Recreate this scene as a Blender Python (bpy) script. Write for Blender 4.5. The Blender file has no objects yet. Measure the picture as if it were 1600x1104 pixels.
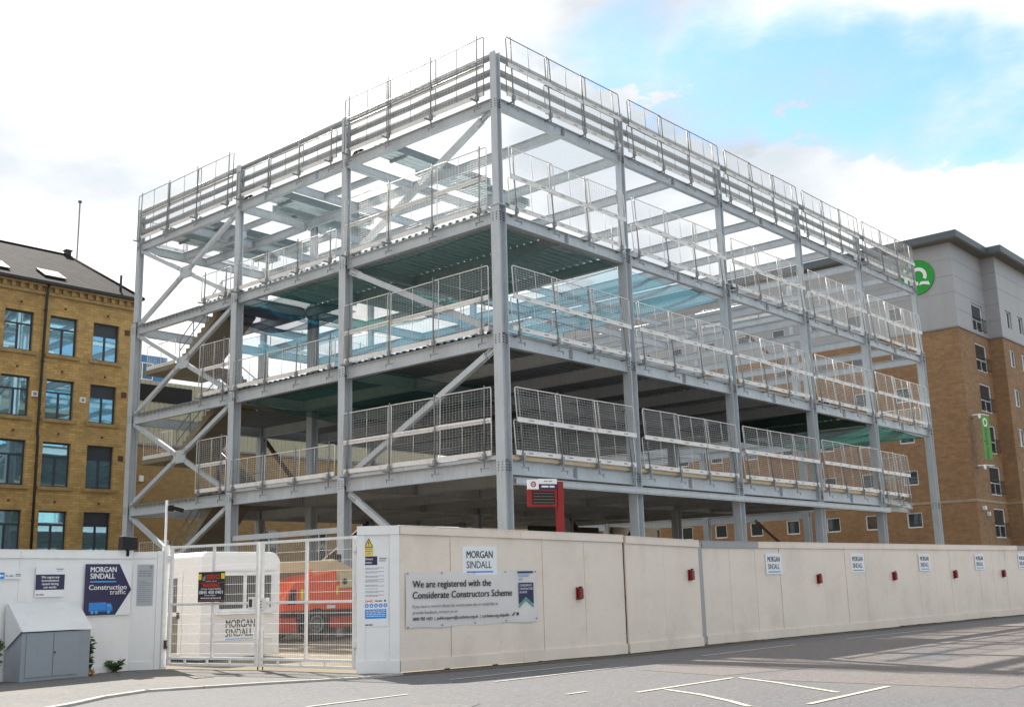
import bpy, bmesh, math, random
from mathutils import Vector, Matrix
R = math.radians
rnd = random.Random(7)
S = bpy.context.scene
COL = S.collection

# ---------------------------------------------------------------- camera
cam_d = bpy.data.cameras.new('camera'); cam = bpy.data.objects.new('camera', cam_d); COL.objects.link(cam)
cam_d.sensor_width = 36; cam_d.lens = 1726.24 / 1600 * 36; cam_d.clip_end = 3000; cam_d.clip_start = 0.1
CR = Vector((0.66384526, -0.74743491, -0.0255053)); CU = Vector((-0.13641063, -0.15454601, 0.97852321)); CF = Vector((0.73532415, 0.6461088, 0.2045527))
cam.matrix_world = Matrix(((CR.x, CU.x, -CF.x, -25.437), (CR.y, CU.y, -CF.y, -22.7804), (CR.z, CU.z, -CF.z, 1.5919), (0, 0, 0, 1)))
S.camera = cam

# ---------------------------------------------------------------- sky, sun, exposure
SUNV = Vector((0.35, 0.92, 1.0)).normalized()
elev = math.asin(SUNV.z); azim = math.atan2(SUNV.x, SUNV.y)
W = bpy.data.worlds.new('World'); S.world = W; W.use_nodes = True
nt = W.node_tree; nt.nodes.clear()
def N(t, **k):
    n = nt.nodes.new(t)
    for a, b in k.items(): setattr(n, a, b)
    return n
def LK(a, b): nt.links.new(a, b)
def Mth(op, a, b=None, c=None, clamp=False):
    n = N('ShaderNodeMath', operation=op); n.use_clamp = clamp
    for i, v in enumerate((a, b, c)):
        if v is None: continue
        if isinstance(v, (int, float)): n.inputs[i].default_value = v
        else: LK(v, n.inputs[i])
    return n.outputs[0]
sky = N('ShaderNodeTexSky', sky_type='NISHITA', sun_disc=False, sun_elevation=elev, sun_rotation=azim, air_density=1.0, dust_density=0.2, ozone_density=1.6)
tc = N('ShaderNodeTexCoord')
def dotdir(d):
    n = N('ShaderNodeVectorMath', operation='DOT_PRODUCT'); LK(tc.outputs['Generated'], n.inputs[0]); n.inputs[1].default_value = Vector(d).normalized(); return n.outputs['Value']
def gap(d, lo, hi, amp):   # an opening in the cloud round a direction
    m = N('ShaderNodeMapRange', interpolation_type='SMOOTHSTEP'); LK(dotdir(d), m.inputs[0]); m.inputs[1].default_value = lo; m.inputs[2].default_value = hi; m.inputs[4].default_value = amp; return m.outputs[0]
mp = N('ShaderNodeMapping'); LK(tc.outputs['Generated'], mp.inputs[0]); mp.inputs['Scale'].default_value = (1, 1, 2.2)
nz = N('ShaderNodeTexNoise'); LK(mp.outputs[0], nz.inputs['Vector']); nz.inputs['Scale'].default_value = 7.5; nz.inputs['Detail'].default_value = 9; nz.inputs['Roughness'].default_value = .58
nz2 = N('ShaderNodeTexNoise'); LK(mp.outputs[0], nz2.inputs['Vector']); nz2.inputs['Scale'].default_value = 2.0; nz2.inputs['Detail'].default_value = 4
g = None
for d, am in (((0.745, 0.502, 0.440), .30), ((0.790, 0.440, 0.427), .44), ((0.822, 0.388, 0.417), .50), ((0.848, 0.345, 0.403), .50), ((0.872, 0.298, 0.388), .50), ((0.893, 0.252, 0.372), .46), ((0.915, 0.20, 0.35), .46)):
    q_ = gap(d, .9962, .9996, am); g = q_ if g is None else Mth('MAXIMUM', g, q_)
g = Mth('MAXIMUM', g, gap((0.6, -0.78, 0.27), .88, .98, .55))
g = Mth('MAXIMUM', g, gap((-0.6, -0.7, 0.5), .75, .98, .25))
dens = Mth('ADD', Mth('MULTIPLY', nz.outputs[0], 0.9), Mth('MULTIPLY', nz2.outputs[0], 0.3))
dens = Mth('SUBTRACT', dens, g)
cm = N('ShaderNodeMapRange', interpolation_type='SMOOTHSTEP'); LK(dens, cm.inputs[0]); cm.inputs[1].default_value = .02; cm.inputs[2].default_value = .52
lp = Mth('POWER', Mth('MAXIMUM', dotdir(SUNV), 0.0), 3.0)
nz3 = N('ShaderNodeTexNoise'); LK(mp.outputs[0], nz3.inputs['Vector']); nz3.inputs['Scale'].default_value = 3.4; nz3.inputs['Detail'].default_value = 7; nz3.inputs['Roughness'].default_value = .5
thin = N('ShaderNodeMapRange', interpolation_type='SMOOTHSTEP'); LK(nz3.outputs[0], thin.inputs[0]); thin.inputs[1].default_value = .36; thin.inputs[2].default_value = .60
cstr = Mth('ADD', Mth('ADD', 0.43, Mth('MULTIPLY', lp, 0.04)), Mth('MULTIPLY', thin.outputs[0], 0.24))
ccol = N('ShaderNodeMixRGB'); LK(thin.outputs[0], ccol.inputs[0]); ccol.inputs[1].default_value = (.86, .93, 1.0, 1); ccol.inputs[2].default_value = (1.0, .99, .97, 1)
fl = Mth('ADD', dotdir((0, 0, 1)), Mth('MULTIPLY', dotdir(CR), .415))
nz4 = N('ShaderNodeTexNoise'); LK(mp.outputs[0], nz4.inputs['Vector']); nz4.inputs['Scale'].default_value = 9; nz4.inputs['Detail'].default_value = 10; nz4.inputs['Roughness'].default_value = .6
cu = Mth('ADD', Mth('MULTIPLY', Mth('SUBTRACT', .474, fl), 5.0), Mth('MULTIPLY', Mth('SUBTRACT', nz4.outputs[0], .5), 1.25))
cu2 = N('ShaderNodeMapRange', interpolation_type='SMOOTHSTEP'); LK(cu, cu2.inputs[0]); cu2.inputs[1].default_value = .0; cu2.inputs[2].default_value = .07
fw = N('ShaderNodeMapRange'); LK(dotdir(CF), fw.inputs[0]); fw.inputs[1].default_value = .6; fw.inputs[2].default_value = .75
cum = Mth('MULTIPLY', cu2.outputs[0], fw.outputs[0])
cover = Mth('MAXIMUM', cm.outputs[0], cum)
cstr = Mth('ADD', cstr, Mth('MULTIPLY', cum, .05))
bgs = N('ShaderNodeBackground'); tint = N('ShaderNodeMixRGB', blend_type='MULTIPLY'); tint.inputs[0].default_value = 1; LK(sky.outputs[0], tint.inputs[1]); tint.inputs[2].default_value = (.88, .99, .96, 1); LK(tint.outputs[0], bgs.inputs[0]); bgs.inputs[1].default_value = 0.145
bgc = N('ShaderNodeBackground'); LK(ccol.outputs[0], bgc.inputs[0]); LK(cstr, bgc.inputs[1])
mx = N('ShaderNodeMixShader'); LK(cover, mx.inputs[0]); LK(bgs.outputs[0], mx.inputs[1]); LK(bgc.outputs[0], mx.inputs[2])
wo = N('ShaderNodeOutputWorld'); LK(mx.outputs[0], wo.inputs[0])
sd = bpy.data.lights.new('sun', 'SUN'); sd.energy = 4.6; sd.angle = R(0.5); sd.color = (1, .94, .85)
sun = bpy.data.objects.new('sun', sd); COL.objects.link(sun); sun.rotation_euler = (-SUNV).to_track_quat('-Z', 'Y').to_euler(); sun.location = (20, 40, 60)
S.view_settings.view_transform = 'Standard'; S.view_settings.look = 'None'; S.view_settings.gamma = 1
S.view_settings.exposure = 0.83
S.render.engine = 'CYCLES'; S.cycles.max_bounces = 6; S.cycles.transparent_max_bounces = 16; S.cycles.use_denoising = True

# ---------------------------------------------------------------- materials
def newmat(name):
    m = bpy.data.materials.new(name); m.use_nodes = True; t = m.node_tree; t.nodes.clear()
    o = t.nodes.new('ShaderNodeOutputMaterial'); p = t.nodes.new('ShaderNodeBsdfPrincipled'); t.links.new(p.outputs[0], o.inputs[0])
    return m, t, p, o
def mat(name, col, rough=.6, metal=0., var=.12, scale=3., bump=0., bscale=40., spec=.5, stain=None, stain_amt=0., stain_scale=1.2, streak=False, coat=0., speck=0.):
    m, t, p, o = newmat(name)
    c = t.nodes.new('ShaderNodeTexCoord'); n = t.nodes.new('ShaderNodeTexNoise'); t.links.new(c.outputs['Object'], n.inputs['Vector'])
    n.inputs['Scale'].default_value = scale; n.inputs['Detail'].default_value = 6; n.inputs['Roughness'].default_value = .65
    r = t.nodes.new('ShaderNodeValToRGB'); t.links.new(n.outputs[0], r.inputs[0])
    r.color_ramp.elements[0].position = .3; r.color_ramp.elements[1].position = .7
    r.color_ramp.elements[0].color = [max(0, x * (1 - var)) for x in col] + [1]; r.color_ramp.elements[1].color = [min(1, x * (1 + var)) for x in col] + [1]
    out = r.outputs[0]
    if stain:
        mp = t.nodes.new('ShaderNodeMapping'); t.links.new(c.outputs['Object'], mp.inputs[0])
        mp.inputs['Scale'].default_value = (3.5, 3.5, .5) if streak else (1, 1, 1)
        n2 = t.nodes.new('ShaderNodeTexNoise'); t.links.new(mp.outputs[0], n2.inputs['Vector']); n2.inputs['Scale'].default_value = stain_scale; n2.inputs['Detail'].default_value = 8; n2.inputs['Roughness'].default_value = .7
        r2 = t.nodes.new('ShaderNodeMapRange'); t.links.new(n2.outputs[0], r2.inputs[0]); r2.inputs[1].default_value = .48; r2.inputs[2].default_value = .75; r2.inputs[4].default_value = stain_amt
        mxn = t.nodes.new('ShaderNodeMixRGB'); t.links.new(r2.outputs[0], mxn.inputs[0]); t.links.new(out, mxn.inputs[1]); mxn.inputs[2].default_value = list(stain) + [1]; out = mxn.outputs[0]
    if speck:
        n5 = t.nodes.new('ShaderNodeTexNoise'); t.links.new(c.outputs['Object'], n5.inputs['Vector']); n5.inputs['Scale'].default_value = 5; n5.inputs['Detail'].default_value = 10; n5.inputs['Roughness'].default_value = .8
        r5 = t.nodes.new('ShaderNodeMapRange'); t.links.new(n5.outputs[0], r5.inputs[0]); r5.inputs[1].default_value = .64; r5.inputs[2].default_value = .74; r5.inputs[4].default_value = speck
        m5 = t.nodes.new('ShaderNodeMixRGB'); t.links.new(r5.outputs[0], m5.inputs[0]); t.links.new(out, m5.inputs[1]); m5.inputs[2].default_value = (.16, .13, .10, 1); out = m5.outputs[0]
    t.links.new(out, p.inputs['Base Color'])
    p.inputs['Roughness'].default_value = rough; p.inputs['Metallic'].default_value = metal; p.inputs['Specular IOR Level'].default_value = spec; p.inputs['Coat Weight'].default_value = coat
    if bump:
        n3 = t.nodes.new('ShaderNodeTexNoise'); t.links.new(c.outputs['Object'], n3.inputs['Vector']); n3.inputs['Scale'].default_value = bscale; n3.inputs['Detail'].default_value = 5
        b = t.nodes.new('ShaderNodeBump'); b.inputs['Strength'].default_value = bump; b.inputs['Distance'].default_value = .02; t.links.new(n3.outputs[0], b.inputs['Height']); t.links.new(b.outputs[0], p.inputs['Normal'])
    return m
def brick(name, c1, c2, mortar, bw, bh, ms=.012, rough=.85, stain=(0.05, 0.04, 0.03), stain_amt=.5, hue_var=None):
    m, t, p, o = newmat(name)
    c = t.nodes.new('ShaderNodeTexCoord'); s = t.nodes.new('ShaderNodeSeparateXYZ'); t.links.new(c.outputs['Object'], s.inputs[0])
    a = t.nodes.new('ShaderNodeMath'); a.operation = 'ADD'; t.links.new(s.outputs[0], a.inputs[0]); t.links.new(s.outputs[1], a.inputs[1])
    cb = t.nodes.new('ShaderNodeCombineXYZ'); t.links.new(a.outputs[0], cb.inputs[0]); t.links.new(s.outputs[2], cb.inputs[1])
    b = t.nodes.new('ShaderNodeTexBrick'); t.links.new(cb.outputs[0], b.inputs['Vector'])
    b.inputs['Color1'].default_value = list(c1) + [1]; b.inputs['Color2'].default_value = list(c2) + [1]; b.inputs['Mortar'].default_value = list(mortar) + [1]
    b.inputs['Scale'].default_value = 1; b.inputs['Brick Width'].default_value = bw; b.inputs['Row Height'].default_value = bh; b.inputs['Mortar Size'].default_value = ms; b.inputs['Bias'].default_value = -.1
    n = t.nodes.new('ShaderNodeTexNoise'); t.links.new(c.outputs['Object'], n.inputs['Vector']); n.inputs['Scale'].default_value = .55; n.inputs['Detail'].default_value = 9; n.inputs['Roughness'].default_value = .7
    r = t.nodes.new('ShaderNodeMapRange'); t.links.new(n.outputs[0], r.inputs[0]); r.inputs[1].default_value = .42; r.inputs[2].default_value = .75; r.inputs[4].default_value = stain_amt
    x = t.nodes.new('ShaderNodeMixRGB'); t.links.new(r.outputs[0], x.inputs[0]); t.links.new(b.outputs[0], x.inputs[1]); x.inputs[2].default_value = list(stain) + [1]
    n4 = t.nodes.new('ShaderNodeTexNoise'); t.links.new(cb.outputs[0], n4.inputs['Vector']); n4.inputs['Scale'].default_value = 2.7; n4.inputs['Detail'].default_value = 5
    r4 = t.nodes.new('ShaderNodeMapRange'); t.links.new(n4.outputs[0], r4.inputs[0]); r4.inputs[3].default_value = .7; r4.inputs[4].default_value = 1.3
    mu = t.nodes.new('ShaderNodeVectorMath'); mu.operation = 'SCALE'; t.links.new(x.outputs[0], mu.inputs[0]); t.links.new(r4.outputs[0], mu.inputs['Scale'])
    t.links.new(mu.outputs[0], p.inputs['Base Color']); p.inputs['Roughness'].default_value = rough
    bp = t.nodes.new('ShaderNodeBump'); bp.inputs['Strength'].default_value = .5; bp.inputs['Distance'].default_value = .015; t.links.new(b.outputs['Fac'], bp.inputs['Height']); bp.invert = True; t.links.new(bp.outputs[0], p.inputs['Normal'])
    return m
def netmat(name, col, fac):
    m, t, p, o = newmat(name); p.inputs['Base Color'].default_value = list(col) + [1]; p.inputs['Roughness'].default_value = .8
    tr = t.nodes.new('ShaderNodeBsdfTransparent'); tl = t.nodes.new('ShaderNodeBsdfTranslucent'); tl.inputs[0].default_value = list(col) + [1]
    ms = t.nodes.new('ShaderNodeMixShader'); ms.inputs[0].default_value = .5; t.links.new(p.outputs[0], ms.inputs[1]); t.links.new(tl.outputs[0], ms.inputs[2])
    c = t.nodes.new('ShaderNodeTexCoord'); n = t.nodes.new('ShaderNodeTexNoise'); t.links.new(c.outputs['Object'], n.inputs['Vector']); n.inputs['Scale'].default_value = 1.4; n.inputs['Detail'].default_value = 3
    r = t.nodes.new('ShaderNodeMapRange'); t.links.new(n.outputs[0], r.inputs[0]); r.inputs[3].default_value = fac - .12; r.inputs[4].default_value = fac + .12
    mx = t.nodes.new('ShaderNodeMixShader'); t.links.new(r.outputs[0], mx.inputs[0]); t.links.new(tr.outputs[0], mx.inputs[1]); t.links.new(ms.outputs[0], mx.inputs[2]); t.links.new(mx.outputs[0], o.inputs[0])
    return m
def glassmat(name, col=(.03, .045, .055), ior=1.9, wave=.006):
    m, t, p, o = newmat(name); p.inputs['Base Color'].default_value = list(col) + [1]; p.inputs['Roughness'].default_value = .03; p.inputs['IOR'].default_value = ior
    c = t.nodes.new('ShaderNodeTexCoord'); n = t.nodes.new('ShaderNodeTexNoise'); t.links.new(c.outputs['Object'], n.inputs['Vector']); n.inputs['Scale'].default_value = .9; n.inputs['Detail'].default_value = 2
    b = t.nodes.new('ShaderNodeBump'); b.inputs['Strength'].default_value = wave; b.inputs['Distance'].default_value = .3; t.links.new(n.outputs[0], b.inputs['Height']); t.links.new(b.outputs[0], p.inputs['Normal'])
    return m
M = {}
M['steel'] = mat('grey_steel_paint', (.52, .565, .605), .5, var=.08, scale=1.3, stain=(.36, .36, .345), stain_amt=.5, stain_scale=2.5, streak=True)
M['bolt'] = mat('dark_bolt', (.07, .08, .10), .5)
M['galv'] = mat('galvanised_steel', (.36, .38, .395), .4, .2, var=.2, scale=6)
M['pole'] = mat('galvanised_tube', (.27, .28, .29), .45, .4, var=.2, scale=5)
M['white'] = mat('white_barrier_paint', (.80, .79, .77), .5, var=.06, scale=8, stain=(.45, .40, .33), stain_amt=.5, stain_scale=3)
M['wire'] = mat('white_wire', (.74, .74, .73), .5)
M['deck'] = mat('deck_sheet', (.38, .42, .45), .45, .2, var=.12, scale=.8)
M['conc'] = mat('concrete', (.24, .21, .155), .85, var=.15, scale=1.6, bump=.3, stain=(.16, .13, .085), stain_amt=.7, stain_scale=1.1)
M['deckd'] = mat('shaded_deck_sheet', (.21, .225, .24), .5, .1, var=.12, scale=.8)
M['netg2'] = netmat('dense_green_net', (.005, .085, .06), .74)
M['shade_slab'] = mat('shade_ground', (.075, .065, .05), .95, var=.3, scale=2)
M['deckl'] = mat('lightened_deck_sheet', (.60, .67, .69), .5, 0, var=.1)  # deck colour lightened for the bright soffit and bundles seen from below
M['gutter'] = mat('gutter_dirt', (.075, .065, .055), .95, var=.4, scale=5, bump=.5, bscale=20, stain=(.16, .13, .10), stain_amt=.7, stain_scale=2)
M['timber'] = mat('pale_timber', (.62, .50, .33), .7, var=.12)
M['rust'] = mat('rust_brown_steel', (.10, .045, .03), .8)
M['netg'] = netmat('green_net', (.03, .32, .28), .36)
M['netb'] = netmat('blue_net', (.11, .34, .45), .38)
M['netd'] = netmat('dark_blue_net', (.01, .06, .16), .5)
M['cream'] = mat('cream_hoarding_paint', (.83, .715, .61), .38, var=.05, scale=.6, stain=(.50, .40, .31), stain_amt=.38, stain_scale=1.0, speck=.4, bump=.05, bscale=6)
M['hwhite'] = mat('white_hoarding_paint', (.88, .875, .865), .5, var=.03, scale=.8, stain=(.58, .55, .50), stain_amt=.35, stain_scale=1.0, speck=.3, bump=.04, bscale=6)
M['hgrey'] = mat('shade_and_cap_grey', (.36, .35, .36), .5, var=.05)
M['black'] = mat('black_plastic', (.009, .009, .010), .6, spec=.3)
M['dark'] = mat('dark_void', (.02, .02, .02), .9)
M['signw'] = mat('sign_white', (.84, .85, .87), .4, var=.02)
M['navy'] = mat('sign_navy', (.022, .018, .075), .4, var=.05)
M['ink'] = mat('sign_black', (.02, .02, .022), .5)
M['inkg'] = mat('sign_grey', (.25, .25, .27), .5)
M['sblue'] = mat('sign_blue', (.03, .25, .70), .45)
M['lblue'] = mat('sign_light_blue', (.10, .40, .80), .45)
M['teal'] = mat('sign_teal', (.05, .38, .35), .45)
M['yellow'] = mat('sign_yellow', (.85, .65, .02), .45)
M['red'] = mat('red_paint', (.26, .004, .006), .4, var=.05)
M['lens'] = mat('red_lens', (.20, .004, .010), .18, var=.1)
M['redtxt'] = mat('sign_red', (.75, .05, .02), .45)
M['banner'] = mat('banner_vinyl', (.73, .695, .67), .5, var=.05, scale=1.2, bump=.5, bscale=2.2)
M['cab'] = mat('grey_cabinet_paint', (.30, .33, .37), .55, var=.05, scale=4, stain=(.18, .19, .2), stain_amt=.4, stain_scale=4)
M['lid'] = mat('galvanised_lid', (.68, .69, .70), .4, .25, var=.05, scale=1.2, stain=(.30, .30, .29), stain_amt=.35, stain_scale=1.3, speck=.55)
M['gate'] = mat('white_gate_paint', (.80, .80, .79), .45, var=.04, stain=(.4, .33, .25), stain_amt=.3, stain_scale=5)
M['grp'] = mat('white_fibreglass', (.90, .88, .86), .35, var=.03, scale=1, coat=.2)
M['glass'] = glassmat('window_glass')
M['glassm'] = glassmat('mill_glass', (.30, .50, .60), 1.6, .006); M['glassm'].node_tree.nodes['Principled BSDF'].inputs['Metallic'].default_value = .75
M['hglass'] = glassmat('hut_glass', (.10, .10, .095), 1.5)
M['orange'] = mat('orange_paint', (.86, .085, .002), .35, var=.06, coat=.3)
M['orangd'] = mat('red_orange_chassis', (.55, .05, .015), .45, var=.1)
M['beige'] = mat('beige_boom_paint', (.68, .56, .32), .45, var=.06)
M['tyre'] = mat('tyre_rubber', (.03, .03, .03), .85)
M['rim'] = mat('grey_rim', (.20, .20, .21), .5)
M['stone'] = brick('mill_stone', (.56, .37, .14), (.40, .255, .09), (.36, .23, .09), .37, .125, .010, stain=(.17, .115, .055), stain_amt=.6)
M['sill'] = mat('sill_stone', (.34, .23, .10), .85, var=.2, stain=(.10, .08, .05), stain_amt=.6)
M['frame'] = mat('dark_window_frame', (.035, .04, .05), .5)
M['pipe'] = mat('black_iron', (.018, .017, .02), .5)
M['slate'] = brick('stone_slate', (.026, .025, .026), (.055, .052, .052), (.006, .006, .006), .40, .16, .03, stain=(.035, .033, .032), stain_amt=.4)
M['slate'].node_tree.nodes['Principled BSDF'].inputs['Specular IOR Level'].default_value = .08
M['iqbrick'] = brick('buff_brick', (.34, .20, .102), (.26, .15, .076), (.26, .172, .105), .45, .15, .01, stain=(.20, .12, .065), stain_amt=.45)
M['shedbrick'] = brick('shed_brick', (.36, .235, .095), (.29, .185, .075), (.28, .20, .10), .45, .15, .012, stain=(.30, .22, .12), stain_amt=.4)
M['panel'] = mat('grey_cladding', (.36, .36, .37), .45, var=.04, scale=.4, stain=(.27, .27, .27), stain_amt=.4, stain_scale=.5, streak=True)
M['roofg'] = mat('dark_grey_fascia', (.09, .115, .13), .5, var=.08)
M['soffit'] = mat('soffit_board', (.16, .15, .13), .7)
M['uframe'] = mat('white_upvc', (.82, .83, .84), .4)
M['green'] = mat('logo_green', (.0, .30, .02), .4, var=.04)
M['bgreen'] = mat('banner_green', (.10, .33, .04), .6, var=.08)
M['clad'] = mat('cream_corrugated', (.45, .43, .31), .5, var=.04)
M['bluec'] = mat('blue_cladding', (.05, .17, .38), .4)
M['leaf'] = mat('leaf_green', (.045, .10, .022), .6, var=.4, scale=9)
M['dry'] = mat('dry_grass', (.40, .28, .12), .8, var=.3, scale=9)
M['bark'] = mat('bark', (.08, .055, .035), .9)
M['ground'] = mat('yard_ground', (.20, .16, .11), .95, var=.25, scale=.5, bump=.5, bscale=9, stain=(.17, .15, .12), stain_amt=.8, stain_scale=.35)
def asphalt(name, base, tint, pave=False):
    m, t, p, o = newmat(name); c = t.nodes.new('ShaderNodeTexCoord')
    def noise(sc, d, ro=.6):
        n = t.nodes.new('ShaderNodeTexNoise'); t.links.new(c.outputs['Object'], n.inputs['Vector']); n.inputs['Scale'].default_value = sc; n.inputs['Detail'].default_value = d; n.inputs['Roughness'].default_value = ro; return n.outputs[0]
    def mixc(f, a, b, lo, hi, amt=1):
        r = t.nodes.new('ShaderNodeMapRange'); t.links.new(f, r.inputs[0]); r.inputs[1].default_value = lo; r.inputs[2].default_value = hi; r.inputs[4].default_value = amt
        x = t.nodes.new('ShaderNodeMixRGB'); t.links.new(r.outputs[0], x.inputs[0])
        for i, v in ((1, a), (2, b)):
            if isinstance(v, tuple): x.inputs[i].default_value = v + (1,)
            else: t.links.new(v, x.inputs[i])
        return x.outputs[0]
    dk = tuple(v * .62 for v in base); lt = tuple(min(1, v * 1.45) for v in base)
    col = mixc(noise(60, 3, .7), dk, lt, .3, .7); col = mixc(noise(17, 4, .8), col, tuple(v * .38 for v in base), .48, .68, .9); col = mixc(noise(9, 5, .8), col, tuple(min(1, v * 1.9) for v in base), .50, .72, .75)
    col = mixc(noise(.35, 7, .65), col, tint, .42, .72, .65)
    col = mixc(noise(2.2, 6, .7), col, tuple(v * .5 for v in base), .56, .75, .5)
    v = t.nodes.new('ShaderNodeTexVoronoi'); v.feature = 'DISTANCE_TO_EDGE'; v.inputs['Scale'].default_value = .33
    w = t.nodes.new('ShaderNodeTexNoise'); w.inputs['Scale'].default_value = 1.1; w.inputs['Detail'].default_value = 6; t.links.new(c.outputs['Object'], w.inputs['Vector'])
    ad = t.nodes.new('ShaderNodeVectorMath'); ad.operation = 'MULTIPLY_ADD'; t.links.new(w.outputs['Color'], ad.inputs[0]); ad.inputs[1].default_value = (1.6, 1.6, 0); t.links.new(c.outputs['Object'], ad.inputs[2]); t.links.new(ad.outputs[0], v.inputs['Vector'])
    col = mixc(v.outputs['Distance'], mixc(noise(.9, 3), tuple(x * .5 for x in base), col, .42, .5), col, .0005, .004)
    t.links.new(col, p.inputs['Base Color']); p.inputs['Roughness'].default_value = .82
    b = t.nodes.new('ShaderNodeBump'); b.inputs['Strength'].default_value = .5; b.inputs['Distance'].default_value = .01; t.links.new(noise(70, 3), b.inputs['Height']); t.links.new(b.outputs[0], p.inputs['Normal'])
    return m
M['road'] = asphalt('road_asphalt', (.112, .112, .118), (.135, .132, .133))
M['roadr'] = asphalt('red_worn_asphalt', (.135, .12, .117), (.16, .135, .127))
M['pave'] = asphalt('pavement_asphalt', (.12, .12, .118), (.17, .15, .125))
M['kerb'] = mat('kerb_concrete', (.42, .40, .37), .85, var=.15, scale=6, stain=(.2, .19, .17), stain_amt=.6)
M['mark'] = mat('road_marking', (.52, .50, .40), .7, var=.2, scale=14, stain=(.2, .2, .19), stain_amt=.75, stain_scale=9)
M['markw'] = mat('road_marking_worn', (.42, .42, .40), .7, var=.2, scale=14, stain=(.17, .17, .17), stain_amt=.95, stain_scale=6)

# ---------------------------------------------------------------- mesh helpers
X3, Y3, Z3 = Vector((1, 0, 0)), Vector((0, 1, 0)), Vector((0, 0, 1))
V = Vector
ORG = {}
class MB:
    def __init__(s): s.v = []; s.f = []; s.m = []; s.mi = 0; s.sm = []
    def face(s, pts, smooth=False):
        b = len(s.v); s.v += [tuple(p) for p in pts]; s.f.append(tuple(range(b, b + len(pts)))); s.m.append(s.mi); s.sm.append(smooth)
    def grid(s, b, faces, smooth=False):
        for f in faces: s.f.append(tuple(b + i for i in f)); s.m.append(s.mi); s.sm.append(smooth)
    def obox(s, o, a, b, c):   # a box from corner o along three edge vectors
        o, a, b, c = V(o), V(a), V(b), V(c)
        if a.cross(b).dot(c) < 0: a, b = b, a
        n = len(s.v); s.v += [tuple(o + a * i + b * j + c * k) for k in (0, 1) for j in (0, 1) for i in (0, 1)]
        s.grid(n, [(0, 2, 3, 1), (4, 5, 7, 6), (0, 1, 5, 4), (2, 6, 7, 3), (0, 4, 6, 2), (1, 3, 7, 5)])
    def box(s, x0, x1, y0, y1, z0, z1): s.obox((x0, y0, z0), (x1 - x0, 0, 0), (0, y1 - y0, 0), (0, 0, z1 - z0))
    def bar(s, a, b, w, h, up=Z3):   # rectangular bar centred on a-b: w sideways, h along up
        a, b = V(a), V(b); d = b - a; side = d.cross(V(up)).normalized(); u = side.cross(d).normalized()
        s.obox(a - side * w / 2 - u * h / 2, d, side * w, u * h)
    def tube(s, pts, r, n=8, cap=True, closed=False, smooth=True):
        pts = [V(p) for p in pts]; b = len(s.v); prev = None; m = len(pts)
        for i, p in enumerate(pts):
            t = (pts[(i + 1) % m] - pts[i - 1]) if closed else (pts[min(i + 1, m - 1)] - pts[max(i - 1, 0)])
            t.normalize()
            if prev is None: prev = t.orthogonal().normalized()
            prev = (prev - t * prev.dot(t)).normalized(); q = t.cross(prev)
            for k in range(n):
                a = 2 * math.pi * (k + .5) / n; s.v.append(tuple(p + (prev * math.cos(a) + q * math.sin(a)) * r))
        for i in range(m if closed else m - 1):
            for k in range(n):
                i2 = (i + 1) % m; s.grid(b, [(i * n + k, i * n + (k + 1) % n, i2 * n + (k + 1) % n, i2 * n + k)], smooth)
        if cap and not closed:
            s.grid(b, [tuple(range(n))[::-1], tuple((m - 1) * n + k for k in range(n))])
    def prism(s, poly, ext):   # polygon of 3D points pushed along ext
        poly = [V(p) for p in poly]; ext = V(ext)
        nn = sum(((poly[i] - poly[0]).cross(poly[(i + 1) % len(poly)] - poly[0]) for i in range(len(poly))), V((0, 0, 0)))
        if nn.dot(ext) > 0: poly = poly[::-1]
        n = len(poly); b = len(s.v); s.v += [tuple(p) for p in poly] + [tuple(p + ext) for p in poly]
        s.grid(b, [tuple(range(n)), tuple(range(2 * n - 1, n - 1, -1))] + [(i, i + n, (i + 1) % n + n, (i + 1) % n) for i in range(n)])
    def ibeam(s, a, b, dep, wid, tf=.018, tw=.012, up=Z3, top=True):   # I section; a-b is the centre of the top flange
        a, b = V(a), V(b); d = b - a; side = d.cross(V(up)).normalized(); u = V(up).normalized()
        s.obox(a - side * wid / 2 - u * tf, d, side * wid, u * tf)
        s.obox(a - side * wid / 2 - u * dep, d, side * wid, u * tf)
        s.obox(a - side * tw / 2 - u * (dep - tf), d, side * tw, u * (dep - 2 * tf))
    def disc(s, c, n, r, h, k=24):
        c, n = V(c), V(n).normalized(); a = n.orthogonal().normalized(); q = n.cross(a)
        s.prism([c + (a * math.cos(2 * math.pi * i / k) + q * math.sin(2 * math.pi * i / k)) * r for i in range(k)], n * h)
    def mesh(s, name, mats, off=(0, 0, 0), bevel=0, seg=2):
        me = bpy.data.meshes.new(name); o = V(off)
        me.from_pydata([(p[0] - o.x, p[1] - o.y, p[2] - o.z) for p in s.v], [], s.f)
        for q in (mats if isinstance(mats, (list, tuple)) else [mats]): me.materials.append(M[q] if isinstance(q, str) else q)
        for p, i, sm in zip(me.polygons, s.m, s.sm): p.material_index = i; p.use_smooth = sm
        if bevel:
            bm = bmesh.new(); bm.from_mesh(me); bmesh.ops.remove_doubles(bm, verts=bm.verts, dist=1e-5)
            ed = [e for e in bm.edges if len(e.link_faces) == 2 and e.calc_face_angle(0) > R(25)]
            bmesh.ops.bevel(bm, geom=ed, offset=bevel, segments=seg, profile=.5, affect='EDGES', clamp_overlap=True); bm.to_mesh(me); bm.free()
        me.update(); return me
    def build(s, name, mats, parent=None, bevel=0, seg=2):
        return put(name, s.mesh(name, mats, ORG.get(parent.name, (0, 0, 0)) if parent else (0, 0, 0), bevel, seg), parent)
def put(name, me, parent=None):
    o = bpy.data.objects.new(name, me); COL.objects.link(o)
    if parent: o.parent = parent; ORG[o.name] = ORG.get(parent.name, (0, 0, 0))
    return o
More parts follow.
